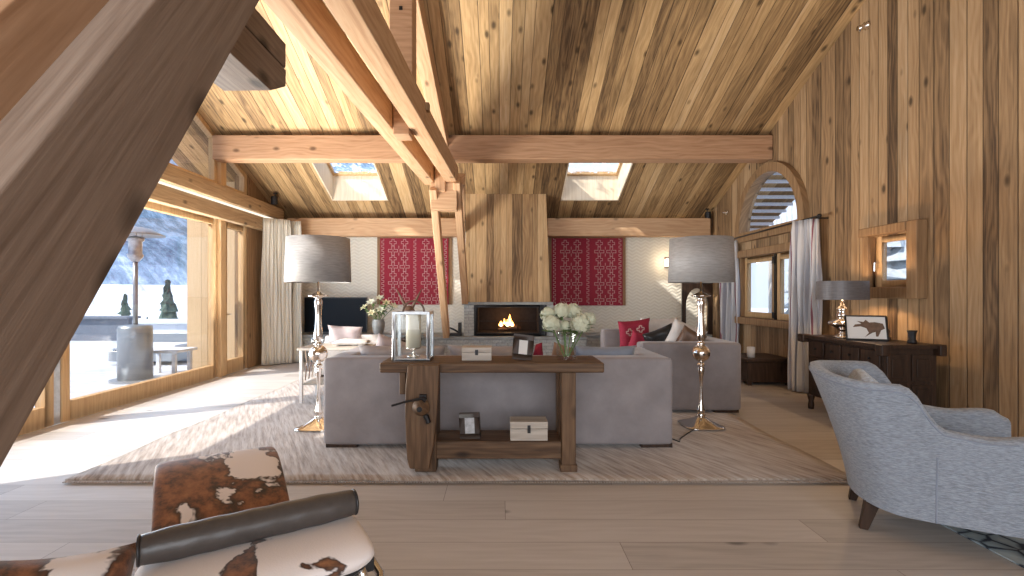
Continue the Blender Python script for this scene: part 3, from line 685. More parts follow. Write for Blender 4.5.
def pillow(name, lab, cat, loc, w, h, t, rot, mats, group=None, pattern=False):
    def f(side):
        def g(u, v):
            a, b = u*2-1, v*2-1
            pin = 1-.10*(a*a*(1-b*b)**1+b*b*(1-a*a))+.05*abs(a*b)
            th = t/2*((1-a**4)*(1-b**4))**.55*(1-.12*math.cos(5*a+2*b))
            return (a*w/2*(1-.07*(1-abs(b)**2)), side*th, b*h/2*(1-.09*(1-abs(a)**2)))
        return g
    m = MB(); m.grid(15, 15, f(1)); m.grid(15, 15, f(-1), flip=True)
    if pattern:
        def strip(a0, b0, a1, b1):
            for side in (-1, 1):
                def g(u, v):
                    a = a0+(a1-a0)*u; b = b0+(b1-b0)*u; nx, ny = -(b1-b0), (a1-a0); L = math.hypot(nx, ny)
                    a += nx/L*.035*(v-.5)*2; b += ny/L*.035*(v-.5)*2
                    p = f(side)(a/2+.5, b/2+.5); return (p[0], p[1]+side*.003, p[2])
                m.grid(4, 2, g, 1)
        for q, s_ in (((-.45, .3), .22), ((.25, .45), .22), ((.4, -.35), .24), ((-.3, -.45), .24), ((0, 0), .16)):
            x, y = q; P = [(1, .35), (.35, .35), (.35, 1), (-.35, 1), (-.35, .35), (-1, .35), (-1, -.35), (-.35, -.35), (-.35, -1), (.35, -1), (.35, -.35), (1, -.35)]
            P = [(x+a*s_, y+b*s_) for a, b in P]
            for i in range(12): strip(*P[i], *P[(i+1) % 12])
    o = m.build(name, mats, smooth=True); o.location = loc; o.rotation_euler = rot
    return setp(o, lab, cat, group)
# sofa seen from behind (front faces +y)
SF = thing('sofa', 'long taupe velvet sofa seen from behind, standing behind the wooden workbench', 'sofa', (0, 0, 0))
softbox('base', -1.55, 1.52, 4.46, 5.40, .10, .40, M_sofa, SF, .03)
softbox('backrest', -1.575, 1.54, 4.43, 4.66, .055, .835, M_sofa, SF, .035)
softbox('armrest', -1.577, -1.36, 4.45, 5.42, .055, .83, M_sofa, SF, .035)
softbox('armrest', 1.325, 1.542, 4.45, 5.42, .055, .83, M_sofa, SF, .035)
for k in range(3): softbox('seat_cushion', -1.35+k*.89, -.47+k*.89, 4.68, 5.42, .40, .56, M_sofacush, SF, .04, .015)
for x in (-1.555, 1.26):
    for y in (4.46, 5.2): MB().box(x, x+.28, y, y+.2, RT+.006, .07).build('foot', M_dark, SF, bevel=.004)
M_slate = M_bluegrey
pillow('back_cushion', 'grey back cushion rising above the sofa back, behind the lantern and wooden box', 'cushion', (-.93, 4.775, .745), .84, .345, .17, (.12, 0, 0), M_sofacush, 'large back cushions on the long sofa')
pillow('back_cushion', 'grey back cushion rising above the sofa back, between wooden box and photo frame', 'cushion', (-.08, 4.775, .745), .84, .345, .17, (.12, 0, 0), M_sofacush, 'large back cushions on the long sofa')
pillow('back_cushion', 'blue-grey cushion showing above the sofa back at its right end', 'cushion', (1.0, 4.80, .74), .60, .34, .17, (.12, .0, 0), M_bluegrey, 'large back cushions on the long sofa')
pillow('throw_cushion', 'small tan cushion right beside the flower vase, above the sofa back', 'cushion', (.66, 4.97, .735), .34, .32, .14, (.2, .25, 0), M_tan)
pillow('throw_cushion', 'small crimson cushion just right of the dark photo frame, above the sofa back', 'cushion', (.28, 4.97, .735), .34, .32, .14, (.2, -.2, 0), M_redcush)
pillow('throw_cushion', 'pale mauve cushion at the left end of the long sofa', 'cushion', (-1.08, 5.08, .76), .44, .40, .16, (.25, .3, .3), M_mauve)
# sofa on the right, end arm towards us, back along +x, faces -x
S2 = thing('sofa', 'taupe velvet sofa on the right, its flat arm end facing us behind the floor lamp', 'sofa', (0, 0, 0))
softbox('base', 1.66, 2.75, 5.78, 8.05, .10, .40, M_sofa, S2, .03)
softbox('backrest', 2.55, 2.79, 5.76, 8.08, .055, .84, M_sofa, S2, .035)
softbox('armrest', 1.62, 2.785, 5.745, 5.98, .055, .84, M_sofa, S2, .035)
softbox('armrest', 1.62, 2.785, 7.88, 8.10, .055, .84, M_sofa, S2, .035)
for k in range(2): softbox('seat_cushion', 1.66, 2.55, 6.0+k*.93, 6.92+k*.93, .40, .56, M_sofacush, S2, .04, .015)
for x in (1.64, 2.48):
    for y in (5.77, 7.86): MB().box(x, x+.28, y, y+.2, RT+.006, .07).build('foot', M_dark, S2, bevel=.004)
pillow('throw_cushion', 'crimson cushion with pale maze pattern on the right sofa, upright beside its far arm', 'cushion', (1.98, 7.35, .80), .50, .46, .16, (.1, -.10, .15), [M_redcush, M_thread], pattern=True)
pillow('back_cushion', 'large pale grey cushion on the right sofa, just right of the crimson one', 'cushion', (2.36, 7.45, .80), .60, .50, .2, (.1, .0, .1), M_offwhite)
pillow('throw_cushion', 'light taupe cushion lying against the back of the right sofa, nearest the floor lamp', 'cushion', (2.42, 6.55, .82), .44, .40, .18, (.15, .4, -.2), M_offwhite)
pillow('throw_cushion', 'black and crimson cushion on the right sofa in front of the pale ones', 'cushion', (2.16, 6.75, .78), .44, .34, .16, (.2, -.35, .1), M_black)
pillow('throw_cushion', 'pink-red cushion with its corner showing beside the black cushion on the right sofa', 'cushion', (1.90, 6.80, .74), .30, .30, .14, (.2, .25, .1), M_redcush)
pillow('throw_cushion', 'small brown fur cushion leaning on the back of the right sofa behind the lamp stem', 'cushion', (2.36, 6.25, .80), .30, .34, .14, (.2, .5, -.3), M_horn)
# armchair group behind the left lamp
A2 = thing('lounge_chair', 'off-white lounge chair far left behind the sofa with a mauve pillow on it', 'armchair', (-2.42, 8.2, 0), .15)
softbox('seat', -.50, .50, -.42, .42, .14, .60, M_offwhite, A2, .05, .02); softbox('backrest', -.5, .5, .28, .46, .14, .70, M_offwhite, A2, .05)
for a in (-.42, .42):
    for b_ in (-.34, .34): MB().box(a-.03, a+.03, b_-.03, b_+.03, RT+.008 if 0 else .001, .15).build('leg', M_dark, A2)
pillow('throw_cushion', 'mauve-grey pillow leaning on the off-white lounge chair before the television', 'cushion', (-2.48, 8.02, .76), .54, .28, .14, (.35, .06, .12), M_mauve)
# side table left, pale metal
TB = thing('side_table', 'cream metal side table with a lower shelf beside the left end of the sofa', 'side table', (-2.16, 6.55, 0))
m = MB()
softbox('table_top', -.38, .48, -.3, .3, .69, .725, M_white, TB, .01)
for a in (-.34, .44):
    for b_ in (-.26, .26): MB().box(a-.018, a+.018, b_-.018, b_+.018, 0, .69).build('leg', M_cord, TB, bevel=.003)
softbox('shelf', -.34, .44, -.26, .26, .25, .27, M_white, TB, .008)
m = MB()
for k in range(5): m.tube([(-.345, -.24+.12*k, .29), (-.345, -.18+.12*k, .5), (-.345, -.24+.12*k, .67)], .008, 6)
m.build('side_lattice', M_nickel, TB)
setp(MB().ball((0, 0, .075), .075, 20).build('glass_ball', M_vglass, smooth=True, loc=(-2.36, 6.45, .726)), 'clear glass ball on the cream side table, left of the lamp stem', 'glass ball')
softb = pillow('folded_throw', 'white folded throw on the cream side table', 'throw', (-1.95, 6.6, .765), .46, .34, .08, (PI/2, 0, .1), M_offwhite)
# ------------------------------------------------------------------ floor lamps
def floor_lamp(x, y, lab):
    e = thing('floor_lamp', lab, 'floor lamp', (x, y, RT+.008), group='tall nickel floor lamps')
    MB().lathe([(0, 0), (.20, 0), (.205, .012), (.19, .022), (.13, .04), (.075, .075), (.05, .095), (.03, .10), (0, .10)], 48, sq=(0, .06)).build('base', M_chrome, e, smooth=True, subsurf=1)
    MB().lathe([(0, .095), (.04, .10), (.045, .115), (.03, .13), (.043, .145), (.036, .17), (.024, .23), (.017, .32), (.014, .40), (.018, .48), (.030, .56), (.036, .60), (.022, .615), (.04, .63), (.04, .64), (.022, .655), (.02, .675), (0, .68)], 28).build('column', M_nickel, e, smooth=True)
    MB().lathe([(0, .665)]+[(.092*math.sin(a), .755-.092*math.cos(a)) for a in [i*PI/14 for i in range(1, 14)]]+[(0, .847)], 32).build('ball', M_nickel, e, smooth=True)
    MB().lathe([(0, .83), (.03, .84), (.045, .855), (.03, .87), (.025, .88), (.042, .90), (.045, .95), (.036, 1.03), (.03, 1.12), (.03, 1.19), (.036, 1.25), (.042, 1.29), (.035, 1.31), (.025, 1.33), (.09, 1.345), (.10, 1.352), (.085, 1.36), (.03, 1.385), (.012, 1.40), (.01, 1.56), (0, 1.565)], 32).build('stem', M_nickel, e, smooth=True)
    m = MB().lathe([(.325, 1.49), (.31, 1.94), (.305, 1.94), (.32, 1.49)], 64); m.f.append  # open cylinder
    sh = MB(); R = [(.326, 1.49), (.312, 1.945), (.307, 1.945), (.321, 1.49), (.326, 1.49)]
    sh.grid(64, 5, lambda u, v: (R[int(round(v*4))][0]*math.cos(2*PI*u), R[int(round(v*4))][0]*math.sin(2*PI*u), R[int(round(v*4))][1]), closed_u=True)
    s_ = sh.build('lamp_shade', M_shade, e, smooth=False)
    for p in s_.data.polygons: p.use_smooth = abs(p.normal.z) < .5
    m = MB()
    for k in range(3): a = k*2*PI/3; m.tube([(0, 0, 1.56), (.31*math.cos(a), .31*math.sin(a), 1.60)], .004, 5)
    m.build('shade_spider', M_nickel, e)
    MB().lathe([(0, 1.56), (.02, 1.57), (.035, 1.63), (.03, 1.68), (0, 1.70)], 14).build('bulb', M_cord, e, smooth=True)
floor_lamp(-1.87, 5.15, 'tall silver-shaded nickel floor lamp at the left end of the long sofa')
floor_lamp(2.09, 5.2, 'tall silver-shaded nickel floor lamp between the long sofa and the right sofa')
cd = MB().tube([(1.98, 5.05, .045), (1.8, 4.85, .035), (1.7, 4.72, .033), (1.66, 4.62, .034), (1.62, 4.72, .034), (1.60, 5.0, .034)], .006, 6).build('lamp_cord', M_plastic); setp(cd, 'black cord trailing on the rug from the right floor lamp to the sofa', 'cord')
# ------------------------------------------------------------------ workbench
WB = thing('workbench', 'old oak carpenter workbench used as a console table behind the long sofa', 'workbench', (0, 0, 0))
z0 = RT+.009
def top():
    m = MB(); n = 24; w = 1.725
    def pr(u): return .0025*math.sin(u*31)+.003*math.sin(u*11)
    m.grid(n, 2, lambda u, v: (-.925+w*u, 3.83+pr(u), .79+.085*v)); 
    return m
MB().box(-.925, .80, 3.83, 4.30, .795, .872).build('bench_top', M_bench, WB, bevel=.012)
MB().box(-.78, -.735, 3.88, 3.96, .62, .795).build('end_cleat', M_benchv, WB, bevel=.006)
jaw = [(-.695, .862), (-.455, .868), (-.462, .70), (-.475, .50), (-.50, .26), (-.535, .075), (-.68, .085), (-.70, .16), (-.715, .48), (-.712, .70)]
MB().prism(jaw, 3.755, 3.825, lambda u, v, t: (u, t, v)).build('vise_jaw', M_benchv, WB, bevel=.01)
MB().box(-.655, -.49, 3.84, 3.98, z0, .795).build('leg', M_benchv, WB, bevel=.008)
MB().box(-.655, -.51, 4.14, 4.27, z0, .795).build('leg', M_benchv, WB, bevel=.008)
MB().box(.475, .585, 3.85, 3.96, z0, .795).build('leg', M_benchv, WB, bevel=.008)
MB().box(.475, .585, 4.16, 4.27, z0, .795).build('leg', M_benchv, WB, bevel=.008)
MB().box(.465, .595, 3.84, 3.97, z0, .085).build('leg_foot', M_benchv, WB, bevel=.006)
MB().box(-.50, .475, 3.862, 3.93, .125, .262).build('rail', M_bench, WB, bevel=.008)
MB().box(-.50, .475, 4.17, 4.23, .125, .25).build('rail', M_bench, WB, bevel=.008)
MB().box(-.50, .475, 3.93, 4.17, .225, .258).build('shelf', M_bench, WB, bevel=.004)
v = MB(); v.lathe([(0, 0), (.062, 0), (.066, .02), (.06, .045), (.035, .055), (.03, .09), (0, .095)], 24)
vs = v.build('vise_screw', M_benchv, WB, smooth=True); vs.location = (-.59, 3.755, .555); vs.rotation_euler = (PI/2, 0, 0)
MB().lathe([(.014, .0), (.02, .0), (.02, .05), (.014, .05)], 20).build('screw_collar', M_iron, vs, smooth=False).location = (0, 0, .05)
MB().tube([(-.80, 3.69, .575), (-.68, 3.685, .61), (-.575, 3.68, .63), (-.545, 3.68, .615)], [.008, .008, .012, .02], 8).build('vise_handle', M_iron, WB)
MB().box(-.60, -.55, 3.71, 3.755, .60, .65).build('handle_socket', M_iron, WB, bevel=.004)
MB().tube([(-.555, 3.72, .50), (-.53, 3.715, .44)], .022, 8).build('vise_catch', M_iron, WB, bevel=.004)
BT = .8725
# lantern
LN = thing('lantern', 'large open metal lantern with a thick ivory candle on the left of the workbench', 'lantern', (-.70, 4.05, BT))
m = MB()
for a in (-.135, .135):
    for b_ in (-.11, .11): m.box(a-.012, a+.012, b_-.012, b_+.012, 0, .38)
m.box(-.147, .147, -.122, .122, 0, .018); 
for z in (.365,):
    m.box(-.147, .147, -.122, -.098, z, z+.022); m.box(-.147, .147, .098, .122, z, z+.022); m.box(-.147, -.123, -.12, .12, z, z+.022); m.box(.123, .147, -.12, .12, z, z+.022)
m.build('lantern_frame', M_zinc, LN, bevel=.002)
m = MB(); m.box(-.123, .123, -.112, -.108, .02, .365); m.box(-.123, .123, .108, .112, .02, .365); m.box(-.137, -.133, -.098, .098, .02, .365); m.box(.133, .137, -.098, .098, .02, .365)
m.build('glass_pane', M_vglass, LN)
MB().lathe([(0, .02), (.055, .02), (.05, .03), (.012, .04), (.01, .075), (.055, .085), (.06, .095), (0, .095)], 24).build('candle_stand', M_nickel, LN, smooth=True)
c_ = MB().lathe([(0, .345), (.04, .345), (.052, .355), (.055, .34), (.055, .0), (0, 0)], 28).build('candle', M_wax, smooth=True, loc=(-.70, 4.05, BT+.097)); 
c_.scale = (1.1, 1.1, .76); setp(c_, 'thick ivory pillar candle inside the metal lantern', 'candle'); MB().tube([(0, 0, .34), (.002, 0, .37)], .002, 5).build('wick', M_black, c_)
MB().tube([(.085*math.cos(a), 0, .385+.085*math.sin(a)) for a in [PI*i/16 for i in range(17)]], .008, 8).build('handle_ring', M_horn, LN, smooth=True)
# boxes
def wbox(name, lab, loc, w, d, h, rz=0):
    e = thing(name, lab, 'box', loc, rz)
    MB().box(-w/2, w/2, -d/2, d/2, 0, h*.62).build('box_body', M_white, e, bevel=.003); MB().box(-w/2-.002, w/2+.002, -d/2-.002, d/2+.002, h*.64, h).build('lid', M_white, e, bevel=.004)
    MB().box(-.012, .012, -d/2-.008, -d/2-.001, h*.42, h*.82).build('clasp', M_iron, e); return e
wbox('wooden_box', 'small whitewashed wooden box with dark clasp on top of the workbench', (-.185, 4.03, BT+.0005), .235, .15, .105)
wbox('wooden_box', 'whitewashed wooden box with dark clasp on the lower shelf of the workbench', (.225, 3.965, .2585), .29, .17, .15)
def frame(name, lab, cat, loc, w, h, b_, rot, mf, inner, mount=None):
    e = thing(name, lab, cat, loc); e.rotation_euler = rot
    m = MB(); m.box(-w/2, w/2, 0, .02, 0, b_); m.box(-w/2, w/2, 0, .02, h-b_, h); m.box(-w/2, -w/2+b_, 0, .02, b_, h-b_); m.box(w/2-b_, w/2, 0, .02, b_, h-b_)
    m.build('frame_border', mf, e, bevel=.003); MB().box(-w/2+b_, w/2-b_, .008, .014, b_, h-b_).build('picture', inner, e)
    mm = MB().prism([(.02, .02), (.02, h*.75), (.03, h*.75), (.02+h*.35, .0), (.01+h*.35, 0)], -.02, .02, lambda u, v, t: (t, u, v)).build('stand', mf, e); return e
frame('picture_frame', 'dark wooden photo frame tilted on top of the workbench', 'picture frame', (.178, 3.98, BT+.002), .165, .205, .046, (-.16, .13, .22), M_framebr, M_paperw)
mm = frame('picture_frame', 'black photo frame on the lower shelf of the workbench', 'picture frame', (-.235, 3.92, .262), .165, .205, .042, (-.16, -.10, -.25), M_framebr, M_photo)
# hydrangea vase
vx, vy = .535, 4.04
V = MB(); pr = [(.076, 0), (.079, .005), (.081, .225), (.077, .225), (.075, .012), (.0, .010)]
V.lathe([(0, 0)]+pr, 36); setp(V.build('glass_vase', M_vglass, smooth=False, loc=(vx, vy, BT+.0005), bevel=0), 'clear glass cylinder vase holding white hydrangeas on the right of the workbench', 'vase')
def hydrangea(x, y, z, r, lab, group, mp=None, base=None):
    e = thing('hydrangea', lab, 'flower', base or (x, y, z), group=group)
    bx_, by_, bz_ = base or (x, y, z); c = Vector((x-bx_, y-by_, z-bz_)); m = MB(); n = int(60+900*r)
    for k in range(n):
        ph = math.acos(1-1.75*(k+.5)/n); th = k*2.39996; d = Vector((math.sin(ph)*math.cos(th), math.sin(ph)*math.sin(th), math.cos(ph)))
        p = c+d*r*random.uniform(.78, 1.18); u = d.orthogonal().normalized(); w = d.cross(u); s_ = r*.30
        a0 = random.random()*PI
        for q in range(4):
            a = a0+q*PI/2; t = u*math.cos(a)+w*math.sin(a); b2 = d.cross(t)
            m.add([p, p+t*s_*.6+b2*s_*.42+d*s_*.12, p+t*s_, p+t*s_*.6-b2*s_*.42+d*s_*.12], [(0, 1, 2, 3)])
    m.ball(tuple(c), r*.82, 12); m.build('bloom', mp or M_petal, e)
    MB().tube([(0, 0, 0.0), c*.5+Vector((0, 0, -.01)), c], .005, 6).build('stem', M_green, e)
    lm = MB()
    for k in range(6):
        a = random.random()*6.28; b0 = c*random.uniform(.6, .95); t = Vector((math.cos(a), math.sin(a), .15))*r*1.8; s2 = Vector((-math.sin(a), math.cos(a), 0))*r*.5
        lm.add([b0, b0+t*.5+s2, b0+t, b0+t*.5-s2+Vector((0, 0, .01))], [(0, 1, 2, 3)])
    lm.build('leaf', M_green, e); return e
HY = [(-.125, -.05, .29, .064, 'left front one'), (.105, -.06, .29, .072, 'right front one'), (-.03, .03, .39, .058, 'top middle one'), (.07, .08, .38, .06, 'upper right one at the back'), (-.14, .07, .36, .055, 'upper left one at the back'), (.19, .05, .32, .055, 'far right one at the back'), (-.01, .0, .27, .040, 'lowest one, over the vase rim')]
for k, (a, b_, c, r_, l_) in enumerate(HY):
    hydrangea(vx+a, vy+b_, BT+c, r_, 'white-green hydrangea in the glass vase, '+l_, 'white hydrangeas on the workbench', base=(vx+a*.12, vy+b_*.12, BT+.02+.002*k))
# ------------------------------------------------------------------ far ledge: television, vase, horns, log holder
LZ = .562
TV = thing('television', 'black flat television standing on the stone ledge in the far left corner', 'television', (-3.46, 10.55, LZ))
MB().box(-.66, .66, -.03, .03, .03, .77).build('casing', M_plastic, TV, bevel=.006); MB().box(-.64, .64, -.034, -.0305, .05, .75).build('screen', M_screen, TV); MB().box(-.3, .3, -.1, .1, 0, .03).build('stand', M_plastic, TV, bevel=.004)
cab = thing('low_cabinet', 'low dark wooden cabinet on the far side of the room under the lily vase', 'cabinet', (-2.0, 9.3, 0))
MB().box(-.62, .52, -.25, .25, .52, .57).build('cabinet_top', M_dark, cab, bevel=.006); MB().box(-.57, .47, -.22, .22, .08, .52).build('body', M_dark, cab)
for a in (-.5, .4):
    for b_ in (-.18, .18): MB().box(a-.03, a+.03, b_-.03, b_+.03, 0, .08).build('leg', M_dark, cab)
for a in (-.55, -.04): dr = MB().box(a, a+.49, -.235, -.221, .12, .48).build('door', M_dark, cab, bevel=.004); MB().ball((a+.42, -.245, .3), .014, 8).build('knob', M_nickel, dr)
vz = MB().lathe([(0, 0), (.06, 0), (.075, .05), (.115, .22), (.12, .30), (.10, .34), (.11, .36), (.10, .36), (.085, .33), (0, .30)], 28).build('vase', M_vase, smooth=True, loc=(-2.26, 9.3, .571)); setp(vz, 'grey ceramic vase with lilies on the dark cabinet before the left tapestry', 'vase')
LY = [(-.22, 0, .56, 'leftmost'), (-.1, -.06, .66, 'upper left'), (.02, .02, .73, 'topmost'), (.14, -.05, .64, 'upper right'), (.25, .02, .58, 'rightmost'), (.06, -.1, .52, 'lower middle'), (-.08, -.09, .46, 'lowest')]
for k, (a, b_, c, l_) in enumerate(LY):
    e = thing('lily', 'pale lily with green leaves in the grey vase, '+l_+' of the bunch', 'flower', (-2.26+a*.1, 9.3+b_*.1, .90), group='lilies in the grey vase')
    tip = Vector((a, b_, c-.33)); m = MB(); d = Vector((a, b_-.25, .35)).normalized(); u = d.orthogonal().normalized(); w = d.cross(u)
    for q in range(6):
        an = q*PI/3; t = u*math.cos(an)+w*math.sin(an); s2 = d.cross(t)*.026
        m.add([tip, tip+d*.05+t*.04+s2, tip+d*.05+t*.10, tip+d*.05+t*.04-s2], [(0, 1, 2, 3)])
    m.ball(tuple(tip+d*.02), .022, 8); m.build('bloom', M_petal if k % 3 else M_petal2, e)
    MB().tube([(0, 0, -.02), tip*.5, tip], .006, 6).build('stem', M_green, e); lm = MB()
    for q in range(7):
        an = random.random()*6.28; b0 = tip*random.uniform(.35, 1.0); t = Vector((math.cos(an), math.sin(an), random.uniform(.1, .9))).normalized()*.16; s2 = Vector((-math.sin(an), math.cos(an), 0))*.025
        lm.add([b0, b0+t*.5+s2, b0+t, b0+t*.5-s2], [(0, 1, 2, 3)])
    lm.build('leaf', M_green, e)
hs = thing('horn_sculpture', 'pair of dark curved horns on a round skull mount, behind the lantern', 'sculpture', (-1.70, 9.35, .571))
MB().box(-.09, .09, -.06, .06, 0, .03).tube([(0, 0, .03), (0, 0, .36)], .018, 8).build('stand', M_iron, hs)
MB().lathe([(.0, 0), (.06, .03), (.10, .1), (.11, .18), (.07, .25), (0, .28)], 20).build('skull', M_horn, hs, smooth=True).location = (0, 0, .34)
for s_ in (-1, 1): MB().tube([(s_*.05, 0, .56), (s_*.11, 0, .68), (s_*.17, 0, .80), (s_*.25, 0, .95)], [.035, .028, .018, .004], 10).build('horn', M_horn, hs, smooth=True)
lg = thing('log_basket', 'small black iron holder on the hearth ledge, left of the fireplace', 'log holder', (-.93, 10.1, .562))
MB().box(-.16, .16, -.12, .12, 0, .05).box(.09, .15, -.1, .1, .05, .26).tube([(-.14, 0, .05), (-.1, 0, .16), (.0, 0, .12), (.1, 0, .06)], .02, 8).build('iron_frame', M_iron, lg, bevel=.004)
# arched mirror frame in the far right corner
mi = thing('arched_frame', 'tall dark arched standing frame in the far right corner behind the lamp', 'frame', (4.13, 10.45, LZ+.0))
def ring(): 
    o_ = [(-.32, 0), (.32, 0), (.32, 1.12), (-.32, 1.12)]; i_ = [(-.24, .04), (.22, .04)]+[(.22, .45)]+[(-.01+.23*math.cos(a), .60+.36*math.sin(a)) for a in [PI*i/12 for i in range(13)]]+[(-.24, .45)]
    return holes_mesh('arch', o_, [i_], lambda u, v, t: (u, t, v), .05)
link('frame_border', ring(), M_dark, mi, bevel=.004)
# wall light and spots
wlp = thing('wall_sconce', 'small glowing wall light on the far wall just left of the right lamp shade', 'wall light', (3.62, YF, 2.08))
MB().box(-.05, .05, -.03, 0, -.12, .12).build('back_plate', M_nickel, wlp, bevel=.004); MB().lathe([(0, -.09), (.035, -.08), (.045, .0), (.035, .08), (0, .09)], 16).build('shade', emis('warm_glass', (1, .80, .55), 3.0), wlp, smooth=True).location = (0, -.08, 0)
l = bpy.data.lights.new('sconce_light', 'POINT'); l.energy = 4; l.color = (1, .78, .52); l.shadow_soft_size = .05; o = bpy.data.objects.new('sconce_light', l); C.objects.link(o); o.location = (3.62, 10.68, 2.1)
def spot(x, y, z, lab, s_):
    e = thing('spotlight', lab, 'spotlight', (x, y, z)); MB().box(-.03, .03, -.03, .03, -.02, .0).tube([(0, 0, -.01), (0, 0, -.08)], .012, 8).build('bracket', M_iron, e)
    MB().lathe([(0, 0), (.055, 0), (.06, -.02), (.06, -.15), (.045, -.155), (0, -.13)], 20).build('lamp_head', M_iron, e, smooth=False).location = (s_*.02, 0, -.07)
spot(4.35, 10.5, 3.19, 'black spotlight under the ceiling in the far right corner', 1)
spot(-4.45, 9.9, 3.40, 'black spotlight in the far left corner above the cream curtain', -1)
sw = thing('wall_rosette', 'small round metal fitting on the boards left of the arched window', 'wall fitting', (XR, 9.9, 3.02), 0)
MB().lathe([(0, 0), (.05, 0), (.045, .03), (.02, .04), (.02, .09), (0, .095)], 18).build('rosette', M_nickel, sw, smooth=True).rotation_euler = (0, -PI/2, 0)
sw = thing('ceiling_sensor', 'small silver camera fitting high on the board wall near the roof slope', 'wall fitting', (XR, 6.12, 4.69), 0)
MB().lathe([(0, 0), (.05, 0), (.05, .03), (.03, .04), (.04, .10), (.035, .12), (0, .12)], 18).build('housing', M_nickel, sw, smooth=True).rotation_euler = (0, -PI/2-.4, 0)
# ------------------------------------------------------------------ curtains
def curtain(name, lab, x, y, w, h, mat, rz, folds, amp=.05, z=.02, pinch=.78, flare=1.0, hook=True):
    e = thing(name, lab, 'curtain', (x, y, 0), rz)
    def f(u, v):
        k = pinch+(1-pinch)*min(1, (1-v)*3)**.7*flare; a = amp*(.55+.45*min(1, (1-v)*2))
        xx = (u-.5)*w*k+.012*math.sin(v*9+u*20); yy = a*math.sin(u*folds*2*PI)+.012*math.sin(u*folds*4.4*PI+v*5)
        return (xx, yy, z+v*h)
    MB().grid(folds*12, 22, f).build('cloth', mat, e, smooth=True, solid=.008)
    return e
c1 = curtain('curtain', 'long cream curtain hanging at the far end of the glass wall', -4.40, 9.86, .56, 2.86, M_cream, PI/2-.9, 8, .022, pinch=.92)
c2 = curtain('curtain', 'second cream curtain in the far left corner beside the television', -4.16, 10.16, .28, 2.86, M_cream, -.1, 4, .025, pinch=.9)
c3 = curtain('curtain', 'striped grey and burgundy curtain on the far side of the right window', 4.33, 9.42, .42, 2.38, M_stripe, PI/2+.5, 4, .05, pinch=.75)
c4 = curtain('curtain', 'striped grey and burgundy curtain on the near side of the right window', 4.28, 7.02, .46, 2.42, M_stripe, PI/2+.5, 5, .045, pinch=.82)
rod = thing('curtain_rod', 'thin dark iron curtain rod under the arched window', 'curtain rod', (0, 0, 0))
MB().tube([(4.33, 9.65, 2.42), (4.33, 6.80, 2.46)], .012, 10).build('rod', M_iron, rod, smooth=True)
for y in (9.6, 6.85): MB().tube([(4.33, y, 2.44), (XR-.005, y, 2.44)], .010, 8).build('bracket', M_iron, rod)
MB().ball((4.33, 6.78, 2.46), .03, 12).build('finial', M_iron, rod, smooth=True)
# low chest with candle
ch = thing('chest', 'low dark wooden chest on the floor beneath the right window', 'chest', (4.12, 7.95, 0))
MB().box(-.34, .34, -.32, .42, .05, .36).build('body', M_dark, ch, bevel=.008); MB().box(-.37, .36, -.35, .45, .36, .41).build('lid', M_dark, ch, bevel=.01)
for a in (-.3, .3):
    for b_ in (-.28, .38): MB().box(a-.03, a+.03, b_-.03, b_+.03, 0, .05).build('foot', M_dark, ch)
m = MB().tube([(-.39, -.12, .22), (-.40, 0, .18), (-.39, .12, .22)], .008, 8).build('handle', M_iron, ch)
cn = MB().lathe([(0, 0), (.06, 0), (.06, .155), (.05, .16), (0, .15)], 24).build('candle', M_cord, smooth=True, loc=(3.94, 7.85, .4105)); setp(cn, 'white pillar candle on the low dark chest under the right window', 'candle')
# ------------------------------------------------------------------ carved sideboard
SB = thing('sideboard', 'dark carved oak sideboard standing along the right board wall', 'sideboard', (3.76, 4.92, 0))
w_, l_ = .56, 1.22
MB().box(.03, w_, .03, l_-.0, .17, .86).build('carcass', M_dark, SB)
MB().box(-.02, w_+.02, -.02, l_+.02, .86, .90).build('top', M_dark, SB, bevel=.006)
m = MB(); m.box(-.04, .07, l_+.0, l_+.12, .81, .905); m.ball((.0, l_+.08, .85), .05, 12); m.build('corner_bracket', M_dark, SB, bevel=.012)
m = MB(); m.box(-.04, .05, -.05, .05, .79, .902); m.build('corner_bracket', M_dark, SB, bevel=.012)
m = MB(); m.box(w_-.03, w_+.04, -.05, .05, .79, .902); m.build('corner_bracket', M_dark, SB, bevel=.012)
for a in (.0, w_-.07):
    for b_ in (0, l_-.07): MB().lathe([(0, 0), (.03, 0), (.035, .05), (.028, .1), (.04, .15), (.04, .18), (0, .18)], 14, (a+.045, b_+.045, 0)).build('leg', M_dark, SB, smooth=True)
for k in range(4):
    y = .05+k*.29; d = MB().box(.012, .03, y, y+.26, .66, .83).build('drawer', M_dark, SB, bevel=.006)
    MB().ball((.0, y+.13, .745), .014, 8).build('knob', M_iron, d)
for k in range(4):
    y = .05+k*.29; d = MB(); d.box(.012, .03, y, y+.26, .21, .63); d.box(.002, .013, y+.04, y+.22, .26, .58); d.box(-.006, .003, y+.075, y+.185, .31, .53); d = d.build('door_panel', M_dark, SB, bevel=.005)
    MB().box(-.004, .012, y+.02, y+.03, .36, .44).build('hinge', M_iron, d)
m = MB()
for a in (.06, .31): m.box(a, a+.20, .012, .03, .22, .50); m.box(a, a+.20, .012, .03, .54, .80); m.box(a+.04, a+.16, .002, .013, .26, .46); m.box(a+.04, a+.16, .002, .013, .58, .76)
m.build('side_panel', M_dark, SB, bevel=.005)
TL = thing('table_lamp', 'table lamp with shallow dark grey shade and silvery foot on the sideboard', 'table lamp', (3.93, 5.74, .9005))
